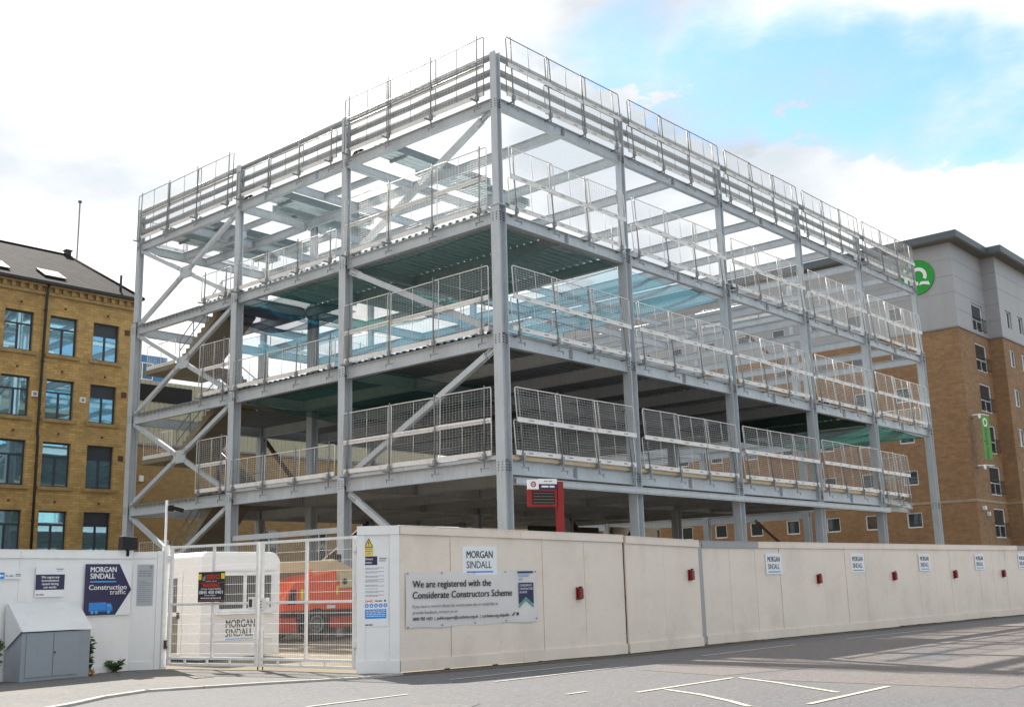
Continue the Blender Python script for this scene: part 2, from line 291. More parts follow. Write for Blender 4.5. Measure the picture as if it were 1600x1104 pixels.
def tag(o, label=None, cat=None, group=None, kind=None):
    if label: o['label'] = label
    if cat: o['category'] = cat
    if group: o['group'] = group
    if kind: o['kind'] = kind
    return o
def thing(name, label, cat, loc=(0, 0, 0), rot=(0, 0, 0), group=None):
    o = bpy.data.objects.new(name, None); COL.objects.link(o); o.location = loc; o.rotation_euler = rot; o.empty_display_size = .2
    ORG[o.name] = tuple(loc); return tag(o, label, cat, group)
def spawn(root, proto):   # proto: [(part name, shared mesh, [sub parts])]
    for nm, me, subs in proto:
        p = put(nm, me, root)
        if subs: spawn(p, subs)
def one(name, mb, mats, label, cat, loc, group=None, bevel=0):
    o = bpy.data.objects.new(name, mb.mesh(name, mats, loc, bevel)); COL.objects.link(o); o.location = loc; ORG[o.name] = tuple(loc); return tag(o, label, cat, group)
class Fr:   # a vertical frame: u along a plan line, z up, n towards the viewer
    def __init__(s, A, B, out=0.):
        A, B = V((A[0], A[1], 0)), V((B[0], B[1], 0)); s.L = (B - A).length; s.u = (B - A).normalized(); s.n = s.u.cross(Z3); s.A = A + s.n * out
    def P(s, u, z, n=0): return s.A + s.u * u + Z3 * z + s.n * n
    def box(s, mb, u0, u1, z0, z1, n0, n1): mb.obox(s.P(u0, z0, n0), s.u * (u1 - u0), Z3 * (z1 - z0), s.n * (n1 - n0))
    def poly(s, mb, pts, n0, n1): mb.prism([s.P(u, z, n0) for u, z in pts], s.n * (n1 - n0))
def text_mesh(txt, size, bold=0., width=None, shear=0., align='LEFT', ext=.0015, sp=1.0, lines=1.0):
    cu = bpy.data.curves.new('lettering', 'FONT'); cu.body = txt; cu.size = size; cu.extrude = ext; cu.align_x = align; cu.resolution_u = 3; cu.shear = shear; cu.space_character = sp; cu.space_line = lines
    o = bpy.data.objects.new('lettering', cu); COL.objects.link(o); bpy.context.view_layer.update()
    me = bpy.data.meshes.new_from_object(o.evaluated_get(bpy.context.evaluated_depsgraph_get())); me.name = 'lettering'
    bpy.data.objects.remove(o); bpy.data.curves.remove(cu)
    if bold:
        bm = bmesh.new()
        for k_, dx in enumerate((0, -bold * 1.1, bold * 1.1, -bold * .55, bold * .55)):
            m2 = me.copy(); m2.transform(Matrix.Translation((dx * size, (k_ % 3 - 1) * bold * size * .35, k_ * .0003))); bm.from_mesh(m2); bpy.data.meshes.remove(m2)
        bm.to_mesh(me); bm.free()
    if width and len(me.vertices):
        xs = [v.co.x for v in me.vertices]; w = max(xs) - min(xs); k = width / w; x0 = min(xs) if align == 'LEFT' else 0
        for v in me.vertices: v.co.x = (v.co.x - x0) * k
    return me
def text(name, fr, u, z, n, txt, size, m, parent, **k):
    me = text_mesh(txt, size, **k); me.materials.clear(); me.materials.append(M[m]); off = V(ORG.get(parent.name, (0, 0, 0))); P = fr.P(u, z, n)
    for v in me.vertices: c = v.co.copy(); v.co = P + fr.u * c.x + Z3 * c.y + fr.n * c.z - off
    me.update(); return put(name, me, parent)
def dashes(fr, mb, u0, u1, z, h, n, words=6, gap=.18):   # a line of print too small to read
    r = random.Random(int(abs(u0 * 991 + z * 7919) * 10)); tot = u1 - u0; ws = [r.uniform(.6, 1.6) for _ in range(words)]; k = tot / (sum(ws) + gap * (words - 1)); u = u0
    for w in ws:
        fr.box(mb, u, u + w * k, z, z + h, n, n + .0015); u += (w + gap) * k
def wall_open(mb, O, u, L, H, n, ops, rev=.2):   # a wall face with real openings and reveals; ops (u0,u1,z0,z1)
    O, u, n = V(O), V(u), V(n)
    us = sorted({0, L, *[o[0] for o in ops], *[o[1] for o in ops]}); zs = sorted({0, H, *[o[2] for o in ops], *[o[3] for o in ops]})
    def q(a, b, c, d): mb.face([a, b, c, d])
    flip = u.cross(Z3).dot(n) < 0
    for i in range(len(us) - 1):
        for j in range(len(zs) - 1):
            cu, cz = (us[i] + us[i + 1]) / 2, (zs[j] + zs[j + 1]) / 2
            if any(o[0] < cu < o[1] and o[2] < cz < o[3] for o in ops): continue
            p = [O + u * a + Z3 * b for a, b in ((us[i], zs[j]), (us[i + 1], zs[j]), (us[i + 1], zs[j + 1]), (us[i], zs[j + 1]))]
            q(*(p[::-1] if flip else p))
    for a, b, c, d in ops:
        k = [O + u * s + Z3 * t for s, t in ((a, c), (b, c), (b, d), (a, d))]; kb = [p - n * rev for p in k]
        for i in range(4):
            f = [k[i], kb[i], kb[(i + 1) % 4], k[(i + 1) % 4]]; q(*(f if flip else f[::-1]))

# ---------------------------------------------------------------- ground, road, pavement
def sheet(name, poly, z, m):
    mb = MB(); mb.face([(x, y, z) for x, y in poly]); o = mb.build(name, m)
    if o.data.polygons[0].normal.z < 0: o.data.flip_normals()
    return tag(o, kind='structure')
sheet('ground', [(-700, -700), (700, -700), (700, 900), (-700, 900)], 0, 'ground')
kerbl = [(-60, -17), (-22, -8.2), (-18.6, -7.2), (-17.1, -6.45), (-16.2, -5.8), (-15.2, -5.42), (-13.4, -6.13), (-11.85, -6.93)]
front = [(-10.62, -7.06), (-4.67, -7.98), (-1.6, -8.12), (8, -8.75), (19, -9.2), (90, -13)]
sheet('road', kerbl + front + [(90, -80), (-60, -80)], .004, 'road')
sheet('road_patch', [(-6.5, -13.15), (-8.7, -12.6), (-8.2, -10.6), (-3, -9.3), (3, -9.6), (30, -12.2), (60, -17), (40, -24), (14, -19.8), (-2.5, -17.6), (-9.0, -17.3), (-9.1, -13.3)], .008, 'roadr')
sheet('pavement', [(-60, -6), (-18, -1.1), (-12.7, -.58), (-12.1, -.98), (-11.5, -3.4), (-11.2, -6.25), (-10.9, -6.9)] + kerbl[::-1], .03, 'pave')
sheet('shade_slab', [(.4, .3), (28, .3), (34, 1.5), (34, 22), (.4, 22)], .012, 'shade_slab')  # dark sheet added under the frame to deepen shade and cut bounce light
sheet('gutter', [(-11.3, -6.4), (-10.7, -6.7), (-4.67, -7.65), (-1.3, -7.7), (19, -8.8), (40, -10), (40, -10.5), (19, -9.25), (4, -8.5), (-1.6, -8.25), (-4.7, -8.3), (-10.2, -7.45), (-11.4, -7.1)], .0085, 'gutter')
sheet('road_repair', [(-17, -12.5), (-14.4, -11.2), (-13.9, -11.9), (-16.6, -13.3)], .0105, 'pave')
sheet('road_repair', [(-4.4, -13.9), (-1.2, -12.9), (-.9, -13.6), (-4.1, -14.7)], .0105, 'road')
mb = MB()
kk = kerbl[2:] + [(-10.9, -7.0)]
for a, b in zip(kk, kk[1:]):
    a, b = V((a[0], a[1], 0)), V((b[0], b[1], 0)); d = (b - a).normalized(); s = d.cross(Z3); L = (b - a).length; k = max(1, round(L / .9))
    for i in range(k): mb.obox(a + d * (L / k * i + .004), d * (L / k - .008), s * .14, Z3 * .042)
tag(mb.build('kerb', 'kerb'), kind='structure')
def marks(name, lines, w, m, z=.013):
    mb = MB()
    for pts in lines:
        for a, b in zip(pts, pts[1:]):
            a, b = V((*a, z)), V((*b, z)); s = (b - a).normalized().cross(Z3) * w / 2; mb.face([a + s, b + s, b - s, a - s])
    o = mb.build(name, m)
    for p in o.data.polygons:
        if p.normal.z < 0: p.flip()
    tag(o, kind='structure')
marks('road_marking', [[(-11.3, -8.72), (-7.45, -8.85)], [(-11.25, -9.75), (-7.6, -9.85)], [(-4.6, -9.62), (-.4, -9.62)], [(2.2, -9.7), (7.5, -9.95)], [(-15.4, -10.0), (-13.45, -9.98)], [(-12.4, -12.2), (-11.9, -12.2)]], .085, 'markw')
marks('parking_marking', [[(-11.7, -12.96), (-9.0, -12.97)], [(-8.94, -13.05), (-9.4, -13.9), (-10.05, -14.9), (-10.45, -15.5)], [(-11.15, -13.1), (-11.55, -13.95), (-12.1, -14.75), (-12.55, -15.3)], [(-11.95, -15.82), (-9.35, -15.75)]], .09, 'mark')

# ---------------------------------------------------------------- steel frame
GX = [0, 6.93, 14.02, 21.09, 27.72, 34.94]; GY = [0, 7.61, 14.41, 22.2]; LZ = [5.39, 9.41, 13.46, 17.39]
LN = ['first deck', 'second deck', 'third deck', 'roof']
SF = thing('steel_frame', 'tall grey steel building skeleton with open decks and cross bracing behind the hoarding', 'steel frame', (0, 0, 0))
DEP = [.46, .44, .40, .38]
def column(x, y, z1, low=True):
    mb = MB()
    def H(z0, z1, w):
        t = .03
        for sx in (-1, 1): mb.box(x + sx * (w / 2 - t / 2) - t / 2, x + sx * (w / 2 - t / 2) + t / 2, y - w / 2, y + w / 2, z0, z1)
        mb.box(x - w / 2 + t, x + w / 2 - t, y - .011, y + .011, z0, z1)
    a, b = .36, .25; zs = 13.62
    H(0, min(zs, z1), a)
    if z1 > zs:
        mb.box(x - .21, x + .21, y - .21, y + .21, zs, zs + .025); H(zs + .025, z1, b)
    mb.mi = 1
    for z in LZ:
        if z > z1: continue
        w = (a if z < 13.6 else b) / 2
        for i in range(4):
            for s in (-.08, .08):
                zz = z - .1 - i * .085
                mb.box(x - w - .015, x - w, y + s - .016, y + s + .016, zz, zz + .032); mb.box(x + s - .016, x + s + .016, y - w - .005, y - w + .06, zz, zz + .032)
    mb.build('column', ['steel', 'bolt'], SF)
for x in GX: column(x, 0, 19.02)
for y in GY[1:]: column(0, y, 19.02)
for x in GX[1:]: column(x, 22.2, 17.6)
for x, y, z in ((3.9, 14.41, 17.39), (14.02, 14.41, 17.39), (21.09, 14.41, 17.39), (27.72, 14.41, 17.39), (34.94, 7.61, 19.0), (34.94, 14.41, 17.6), (21.09, 7.61, 9.41)): column(x, y, z)
def beam(name, a, b, dep, wid, bolts=()):
    mb = MB(); a, b = V(a), V(b); d = (b - a).normalized(); s = d.cross(Z3)
    mb.ibeam(a, b, dep, wid)
    L = (b - a).length
    for t in (.0, 1.0):   # end plates
        c = a + d * (t * L + (.0 if t == 0 else -.014)); mb.obox(c - s * .08 - Z3 * (dep - .02), d * .014, s * .16, Z3 * (dep - .04))
    for t in bolts:        # fin plate and bolts where a cross beam meets it
        c = a + d * (t * L)
        for q in (-1, 1):
            mb.obox(c + d * .05 + s * q * .0065 - Z3 * (dep - .02), d * .012, s * q * (wid / 2 - .01), Z3 * (dep - .04))
        mb.mi = 1
        for i in range(4):
            for e in (-.05, .0):
                z = -.1 - i * .075
                for q in (-1, 1): mb.obox(c + d * (e - .012) + s * q * .0065 + Z3 * z, d * .026, s * q * .02, Z3 * -.03)
        mb.mi = 0
    mb.build(name, ['steel', 'bolt'], SF)
for k, z in enumerate(LZ):
    w = .18 if k < 3 else .125
    for i in range(5):
        if k == 0 and i == 4: continue
        beam('edge_beam', (GX[i] + w, 0, z), (GX[i + 1] - w, 0, z), DEP[k], .2, (.5,))
    for i in range(3): beam('edge_beam', (0, GY[i + 1] - w, z), (0, GY[i] + w, z), DEP[k], .2, (.25, .75) if k == 3 and i == 1 else ())
    for i in range(5): beam('edge_beam', (GX[i] + w, 22.2, z), (GX[i + 1] - w, 22.2, z), DEP[k], .2)
    for i in range(3):
        if k == 0 and i == 0: continue
        beam('edge_beam', (34.94, GY[i + 1] - .2, z), (34.94, GY[i] + .2, z), DEP[k], .2)
    for i in range(5):    # cross beams at every half bay
        xm = (GX[i] + GX[i + 1]) / 2; xe = GX[i + 1]
        if k == 0 and i == 4: continue
        z2 = z - .004
        ys = 14.3 if i == 0 else 22.08
        beam('cross_beam', (xm, .02, z2), (xm, ys, z2), DEP[k] - .02, .17)
        if i < 4: beam('cross_beam', (xe, .2, z2), (xe, 22.0, z2), DEP[k] - .02, .17)
    for y in (7.61, 14.41):
        for i in range(5):
            if k == 0 and i == 4: continue
            if k >= 2 and i > 2 and y < 10: continue
            xm = (GX[i] + GX[i + 1]) / 2
            for p, q in ((GX[i], xm), (xm, GX[i + 1])):
                beam('floor_beam', (p + (.19 if p == 0 else .1), y, z - .008), (q - .1, y, z - .008), DEP[k] - .04, .16)
beam('edge_beam', (27.9, 0, 5.39), (34.76, 1.3, 5.39), .3, .18)
beam('edge_beam', (31.5, 1.5, 5.2), (34.8, 1.5, 5.2), .3, .18)
beam('cross_beam', (2.2, 17.2, 17.38), (2.2, 22.0, 17.38), .36, .17)
for k in (2, 3):
    z = LZ[k] - .012
    for y in (11.0, 18.3):
        beam('floor_beam', (.1, y, z), (3.36, y, z), DEP[k] - .06, .15); beam('floor_beam', (3.56, y, z), (6.83, y, z), DEP[k] - .06, .15)
    beam('cross_beam', (3.465, 14.5, z), (3.465, 22.08, z), DEP[k] - .02, .17)
    if k == 3:
        for x in (1.75, 5.2): beam('trimmer_beam', (x, 7.75, z - .01), (x, 10.9, z - .01), .26, .13); beam('trimmer_beam', (x, 14.5, z - .01), (x, 18.2, z - .01), .26, .13)
# parapet rails between the column heads
def purl(a, b):
    mb = MB(); mb.tube([a, b], .112, 12); mb.build('parapet_rail', 'galv', SF)
for i in range(5):
    for z in (18.93, 18.38, 17.92): purl((GX[i] + .14, .02, z), (GX[i + 1] - .14, .02, z))
for i in range(3):
    for z in (18.93, 18.38, 17.92): purl((.02, GY[i] + .14, z), (.02, GY[i + 1] - .14, z))
for z in (18.38, 17.92):
    for i in range(1, 3): purl((34.94, GY[i] + .14, z), (34.94, GY[i + 1] - .14, z))
# lower rail under the first deck
for i in range(4):
    mb = MB(); x0, x1 = GX[i] + (.2 if i == 0 else -.02), GX[i + 1] - .024 + (.5 if i == 3 else 0)
    mb.box(x0, x1, -.3, -.19, 4.6, 4.63); mb.box(x0, x1, -.3, -.19, 4.80, 4.83); mb.box(x0, x1, -.19, -.182, 4.6, 4.83); mb.box(x0, x1, -.306, -.3, 4.64, 4.79); mb.build('lower_rail', 'steel', SF)
mb = MB(); mb.box(-.09, .09, 7.83, 14.2, 3.52, 3.72); mb.build('lower_rail', 'steel', SF)
# bracing
def brace(a, b, w=.2, h=.17, plates=(1, 1)):
    a, b = V(a), V(b); d = (b - a).normalized(); nrm = X3; mb = MB(); s = d.cross(nrm).normalized()
    L = (b - a).length
    mb.bar(a + d * .55 * plates[0], b - d * .55 * plates[1], h, w, s)
    for e, c, dd in ((plates[0], a, d), (plates[1], b, -d)):
        if not e: continue
        mb.mi = 0; mb.obox(c - s * .13 - nrm * .01, dd * .75, s * .26, nrm * .02)
        mb.obox(c + dd * .5 - s * .11 - nrm * .1, dd * .03, s * .22, nrm * .2)
        mb.mi = 1
        for i in range(4):
            for q in (-.07, .07): mb.obox(c + dd * (.2 + i * .085) + s * q - nrm * .03, dd * .032, s * .032, nrm * .06)
        mb.mi = 0
    mb.build('brace', ['steel', 'bolt'], SF)
bx = -.0
brace((bx, .2, 17.0), (bx, 7.4, 13.46)); brace((bx, 7.4, 13.0), (bx, .2, 9.5)); brace((bx, .2, 8.98), (bx, 7.4, 5.45)); brace((bx, 7.4, 4.9), (bx, .25, .3))
for z0, z1 in ((13.5, 17.0), (9.45, 13.04), (5.43, 8.98), (.2, 4.92)):
    ya, yb = 14.6, 22.02; c = V((0, (ya + yb) / 2, (z0 + z1) / 2 if z0 > 1 else 3.0))
    for y, z in ((ya, z0), (yb, z0), (ya, z1), (yb, z1)):
        e = V((0, y, z)); d = (c - e).normalized(); mb = MB(); s = d.cross(X3); mb.bar(e, c - d * .30, .15, .18, s)
        mb.mi = 1
        for i in range(2):
            for q in (-.05, .05):
                for p, dd in ((e, d), (c - d * .3, -d)): mb.obox(p + dd * (.2 + .09 * i) + s * q - X3 * .085, dd * .035, s * .035, X3 * .17)
        mb.build('brace', ['steel', 'bolt'], SF)
    mb = MB(); mb.prism([c + V((-.025, y, z)) for y, z in ((-.44, -.14), (-.30, -.27), (.30, -.27), (.44, -.14), (.44, .14), (.30, .27), (-.30, .27), (-.44, .14))], (.05, 0, 0)); mb.build('gusset_plate', 'steel', SF)
for a, b in (((7.1, 22.2, 8.9), (10.2, 22.2, 5.6)), ((17.5, 22.2, 4.9), (14.3, 22.2, .3)), ((21.2, 14.41, 5.0), (24.3, 14.41, 2.2)), ((27.5, 14.41, 5.0), (24.5, 14.41, 2.2)), ((34.94, 7.8, 2.2), (34.94, 11, 5)), ((34.94, 11.2, 17.0), (34.94, 7.8, 13.5)), ((7.2, 22.2, .5), (13.8, 22.2, 5.0))):
    mb = MB(); mb.bar(a, b, .16, .16); tag(mb.build('brown_brace', 'rust', SF))
# decks: trapezoidal steel sheet, ribs running along x
def deck(x0, x1, y0, y1, z):
    dm = 'deckd' if z < 11 else 'deckl'  # light and shade put into the colour: lower decks darkened, third deck lightened
    mb = MB(); prof = []; y = y0; h = .10
    while y < y1 - .01:
        for dy, dz in ((0, 0), (.15, 0), (.175, h), (.305, h)): prof.append((min(y + dy, y1), dz))
        y += .33
    prof.append((y1, 0)); xs = [x0, (x0 + x1) / 2, x1]
    for a, b in zip(prof, prof[1:]):
        for p, q in zip(xs, xs[1:]): mb.face([(p, a[0], z + a[1]), (q, a[0], z + a[1]), (q, b[0], z + b[1]), (p, b[0], z + b[1])])
    mb.build('deck_sheet', dm, SF)
def decks(spans, ys, z):
    for a, b in spans:
        for c, d in ys: deck(a, b, c, d, z)
z = LZ[0] + .003
hb = lambda i: ((GX[i] - .07 if i == 0 else GX[i]) + .0, (GX[i] + GX[i + 1]) / 2 - .02)
hc = lambda i: ((GX[i] + GX[i + 1]) / 2, GX[i + 1] - .02)
full = [f(i) for i in range(5) for f in (hb, hc)]
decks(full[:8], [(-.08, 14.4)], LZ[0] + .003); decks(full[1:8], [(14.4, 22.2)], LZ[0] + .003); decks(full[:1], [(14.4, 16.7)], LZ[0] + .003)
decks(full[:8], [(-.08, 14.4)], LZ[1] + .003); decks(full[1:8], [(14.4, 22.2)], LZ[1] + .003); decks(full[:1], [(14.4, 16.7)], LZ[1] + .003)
decks(full[:2], [(-.08, 7.55)], LZ[2] + .003); decks([(-.07, 3.4)], [(7.6, 13.6), (14.4, 16.7)], LZ[2] + .003); decks([(3.6, 6.9)], [(8.4, 11.4)], LZ[2] + .003)
# deck ends seen along the stair bay: comb of rib closers on the edge beam
for zz in LZ[:3]:
    mb = MB(); y = 17.0; pts = [(-.101, 22.0, zz + .02), (-.101, 17.0, zz + .02)]
    while y < 21.8: pts += [(-.101, y, zz - .14), (-.101, y + .11, zz - .14), (-.101, y + .11, zz - .02), (-.101, y + .3, zz - .02)]; y += .3
    mb.prism(pts, (-.01, 0, 0)); mb.build('deck_closer', 'pole', SF)
for i in range(4):
    mb = MB(); mb.box(GX[i] + .2, GX[i + 1] - .2, -.16, -.09, 5.40, 5.53); mb.build('timber_edge', 'timber', SF)
for i in range(2):
    mb = MB(); mb.box(-.16, -.1, GY[i] + .2, GY[i + 1] - .2, 5.40, 5.53); mb.build('edge_trim', 'steel', SF)
# concrete stair in the braced bay, one storey at a time
for zl, zu in ((0.0, 5.39), (5.39, 9.41), (9.41, 13.46)):
    zm = zl + (zu - zl) * .5; st = None
    mb = MB(); mb.box(.35, 3.3, 19.4, 21.95, zm - .2, zm)
    st = mb.build('stair', 'conc', SF)
    def flight(x0, x1, ya, za, yb, zb):
        m2 = MB(); n = 11; pts = []
        for i in range(n):
            y = ya + (yb - ya) * i / n; pts += [(y, za + (zb - za) * i / n), (y, za + (zb - za) * (i + 1) / n)]
        pts += [(yb, zb), (yb, zb - .28), (ya + (yb - ya) * .02, za - .22)]
        m2.prism([(x0, y, z) for y, z in pts], (x1 - x0, 0, 0)); m2.build('stair_flight', 'conc', st)
    flight(.45, 2.25, 19.4, zm, 16.3, zu - .02); flight(2.35, 3.25, 16.3, zl + .02, 19.4, zm)
    mb = MB(); mb.box(.35, 3.3, 14.6, 16.3, zu - .22, zu - .02); mb.build('stair_landing', 'conc', st)
    mb = MB()
    for x in (.5, 2.2):
        for dz in (.55, 1.05): mb.tube([(x, 19.4, zm + dz), (x, 16.3, zu + dz), (x, 15.2, zu + dz)], .022, 6)
        for i in range(4): y = 19.4 - i * 1.03; zz = zm + (zu - zm) * i / 3; mb.tube([(x, y, zz), (x, y, zz + 1.1)], .022, 6)
    for x in (2.4,):
        for dz in (.55, 1.05): mb.tube([(x, 19.4, zm + dz), (x, 16.3, zl + dz)], .022, 6)
    mb.build('stair_rail', 'pole', st)
    mb = MB()   # mesh guard on the half landing
    for z in (zm + .03, zm + 1.1): mb.tube([(.4, 19.6, z), (.4, 21.9, z)], .02, 5)
    for i in range(13): mb.tube([(.4, 19.6 + i * .19, zm + .03), (.4, 19.6 + i * .19, zm + 1.1)], .02 if i % 6 == 0 else .006, 4)
    for i in range(12): mb.tube([(.4, 19.6, zm + .1 + i * .085), (.4, 21.9, zm + .1 + i * .085)], .005, 4)
    mb.box(.38, .42, 19.6, 21.9, zm + .01, zm + .17); mb.build('landing_guard', 'white', st)

# ---------------------------------------------------------------- edge protection barriers
def barrier_proto(w, h=1.12, fmm='white', wmm='wire'):
    r = .07; mb = MB()
    path = [(0, 0, 0), (0, 0, h - r), (r * .3, 0, h - r * .3), (r, 0, h), (w - r, 0, h), (w - r * .3, 0, h - r * .3), (w, 0, h - r), (w, 0, 0)]
    mb.tube(path, .019, 6)
    for x in (w * .5,): mb.tube([(x, 0, .15), (x, 0, h)], .011, 5)
    fm = mb.mesh('frame', fmm)
    mb = MB(); n = int(w / .135)
    for i in range(1, n): mb.tube([(w * i / n, .004, .16), (w * i / n, .004, h - .02)], .0039, 3, cap=False, smooth=False)
    k = int((h - .18) / .092)
    for i in range(1, k + 1): mb.tube([(.01, -.004, .16 + (h - .18) * i / (k + 1)), (w - .01, -.004, .16 + (h - .18) * i / (k + 1))], .0039, 3, cap=False, smooth=False)
    wm = mb.mesh('wire_mesh', wmm)
    mb = MB(); mb.box(-.005, w + .005, -.024, -.01, .0, .16); mb.box(-.005, w + .005, -.032, -.024, .145, .16); mb.mi = 1
    for x in (w * .3, w * .72): mb.box(x - .11, x + .11, -.0255, -.024, .06, .1)
    tm = mb.mesh('toe_board', ['white', 'inkg'])
    return [('frame', fm, None), ('wire_mesh', wm, None), ('toe_board', tm, None)]
def post_proto(h):
    mb = MB(); mb.tube([(0, 0, -.1), (0, 0, h)], .024, 7); mb.tube([(0, 0, h * .55), (0, 0, h * .55 + .12)], .029, 7)
    pm = mb.mesh('pole', 'pole')
    mb = MB(); mb.box(-.05, .05, -.06, .05, -.04, .14); mb.box(-.02, .02, -.02, .02, -.3, -.04); mb.box(-.16, .2, -.05, -.015, -.34, -.31); mb.tube([(.16, -.03, -.42), (.16, -.03, -.28)], .014, 5); mb.box(-.03, .03, .02, .3, -.09, -.05)
    cm2 = mb.mesh('clamp', 'pole')
    mb = MB()
    for z in ((h * .47, h - .18) if h > 1.6 else (h - .2,)): mb.tube([(0, -.02, z), (.03, .06, z), (.03, .06, z + .05)], .01, 4)
    hm = mb.mesh('hook', 'pole')
    return [('pole', pm, None), ('clamp', cm2, None), ('hook', hm, None)]
BP = {}
def bar_p(w, roof=False):
    k = (round(w, 2), roof)
    if k not in BP: BP[k] = barrier_proto(k[0], 1.12, *(('pole', 'wire') if roof else ('white', 'wire')))  # roof frames take the grey tube colour for shade on white frames
    return BP[k]
PP = {2.3: post_proto(2.3), 1.3: post_proto(1.3)}
ORD = {5: ['nearest the corner column', 'second', 'third', 'fourth', 'farthest'], 3: ['nearest', 'middle', 'farthest'], 2: ['nearer', 'farther'], 4: ['nearest', 'second', 'third', 'farthest'], 1: ['only']}
BAYN = ['first bay from the corner', 'second bay from the corner', 'third bay from the corner', 'fourth bay from the corner', 'last bay']
ROWN = {0: 'lower', 1: 'upper', 2: 'single'}
def barrier_run(face, bay, a, b, z, rows, lev, off, lean, side, n=3, posts=True):
    # face: direction vector along run from a (near the corner) to b in plan
    A, B = V((*a, 0)), V((*b, 0)); d = (B - A).normalized(); L = (B - A).length; ang = math.atan2(d.y, d.x); w = (L + .22 * (n - 1)) / n
    for r in range(rows):
        for i in range(n):
            row = ROWN[r] if rows == 2 else ROWN[2]
            p = A + d * (i * (w - .22)) + Z3 * (z + r * 1.03) + off[0] * (.0 if i % 2 else .03)
            p = p + off[1] * (math.sin(lean) * 1.03 * r)
            lab = f"{ORD[n][i]} {row} row mesh barrier on the {lev}, {side} face, {bay}"
            t = thing('mesh_barrier', lab, 'safety barrier', p, (0, 0, 0), f'white mesh barriers along the {side} face')
            t.rotation_euler = (Matrix.Rotation(ang, 3, 'Z') @ Matrix.Rotation(lean + rnd.uniform(-.014, .014), 3, 'X') @ Matrix.Rotation(rnd.uniform(-.009, .009), 3, 'Y')).to_euler(); spawn(t, bar_p(w, lev == 'roof'))
    if posts:
        m = n + 1
        for i in range(m):
            p = A + d * (.28 + (L - .56) * i / (m - 1)) + Z3 * (z - .06) + off[0] * .07
            t = thing('barrier_post', f"{ORD[m][i]} barrier post on the {lev}, {side} face, {bay}", 'barrier post', p, (0, 0, 0), f'grey clamped posts along the {side} face')
            t.rotation_euler = (Matrix.Rotation(ang, 3, 'Z') @ Matrix.Rotation(lean + rnd.uniform(-.015, .015), 3, 'X')).to_euler(); spawn(t, PP[2.3 if rows == 2 else 1.3])
ZB = [5.53, 9.5, 13.55, 17.5]
for k in range(4):
    for i in range(5):
        if k == 0 and i == 4:
            barrier_run(None, BAYN[4], (28.0, -.1), (31.4, -.1), 5.5, 2, LN[0], (-Y3, Y3), -R(4), 'right', n=2); continue
        barrier_run(None, BAYN[i], (GX[i] + .32, -.2), (GX[i + 1] - .22, -.2), ZB[k], 2, LN[k], (-Y3, Y3), -R(4) if k < 3 else -R(3), 'right')
    barrier_run(None, BAYN[0], (-.2, GY[0] + .32), (-.2, GY[1] - .15), ZB[k], 2, LN[k], (-X3, X3), R(1), 'left')
    barrier_run(None, 'middle bay', (-.2, GY[1] + .3), (-.2, GY[2] - .1), ZB[k], 1, LN[k], (-X3, X3), R(1), 'left')
    if k == 3: barrier_run(None, 'stair bay', (-.2, GY[2] + .25), (-.2, GY[3] - .05), ZB[k], 2, LN[k], (-X3, X3), R(1), 'left')
    else: barrier_run(None, 'stair bay', (-.2, GY[2] + .2), (-.2, 16.7), ZB[k], 2 if k < 2 else 1, LN[k], (-X3, X3), R(1), 'left', n=1)
for i in range(5): barrier_run(None, BAYN[i], (GX[i] + .3, 22.35), (GX[i + 1] - .3, 22.35), ZB[3], 1, LN[3], (Y3, Y3), 0, 'rear', n=3)
for i in range(1, 5): barrier_run(None, BAYN[i], (GX[i] + .3, 22.35), (GX[i + 1] - .3, 22.35), ZB[2], 1, LN[2], (Y3, Y3), 0, 'rear', n=3)
barrier_run(None, 'open edge', (7.1, 7.3), (7.1, .4), 13.55, 1, LN[2], (X3, X3), 0, 'inner', n=3)
barrier_run(None, 'open edge', (3.75, 13.6), (3.75, 8.0), 13.55, 1, LN[2], (X3, X3), 0, 'inner west', n=3)
barrier_run(None, 'end bay', (35.1, 7.9), (35.1, 14.1), ZB[3], 1, LN[3], (X3, X3), 0, 'far end', n=3)
barrier_run(None, 'end bay', (35.1, .4), (35.1, 7.3), ZB[1], 1, LN[1], (X3, X3), 0, 'far end', n=3)
barrier_run(None, 'end bay', (31.5, .1), (31.5, 1.5), 5.5, 2, LN[0], (X3, X3), 0, 'far end', n=1)

def straps(label, p, seed):
    r_ = random.Random(seed); t = thing('strap_bundle', label, 'strap bundle', p); mb = MB(); P_ = V(p); pts = []
    for i in range(26): a = i * .9; pts.append(P_ + V((math.cos(a) * .05 + r_.uniform(-.02, .02), -.2 + i * .016, .06 + abs(math.sin(a)) * .09)))
    mb.tube(pts, .03, 5); mb.build('strap_coil', 'black', t); mb = MB(); mb.tube([P_ + V((0, .15, .06)), P_ + V((.02, .25, .09)), P_ + V((0, .33, .05))], .05, 6); mb.build('red_strap', 'red', t)
straps('dark bundle of straps on the roof edge beam beside the second left column', (0, 6.9, 17.39), 1)
straps('dark bundle of straps on the roof edge beam beside the third left column', (0, 13.8, 17.39), 2)
CW = thing('core_wall', 'dark block wall with pale plastered end deep inside the ground storey', 'wall', (24, 17, 0))
mb = MB(); mb.box(20.5, 26.5, 16.5, 16.8, 0, 4.7); mb.build('wall_face', mat('dark_block', (.06, .055, .05), .9), CW)
mb = MB(); mb.box(26.52, 31.0, 15.5, 15.75, 0, 4.7); mb.build('plaster_panel', mat('plaster', (.42, .36, .27), .9), CW)
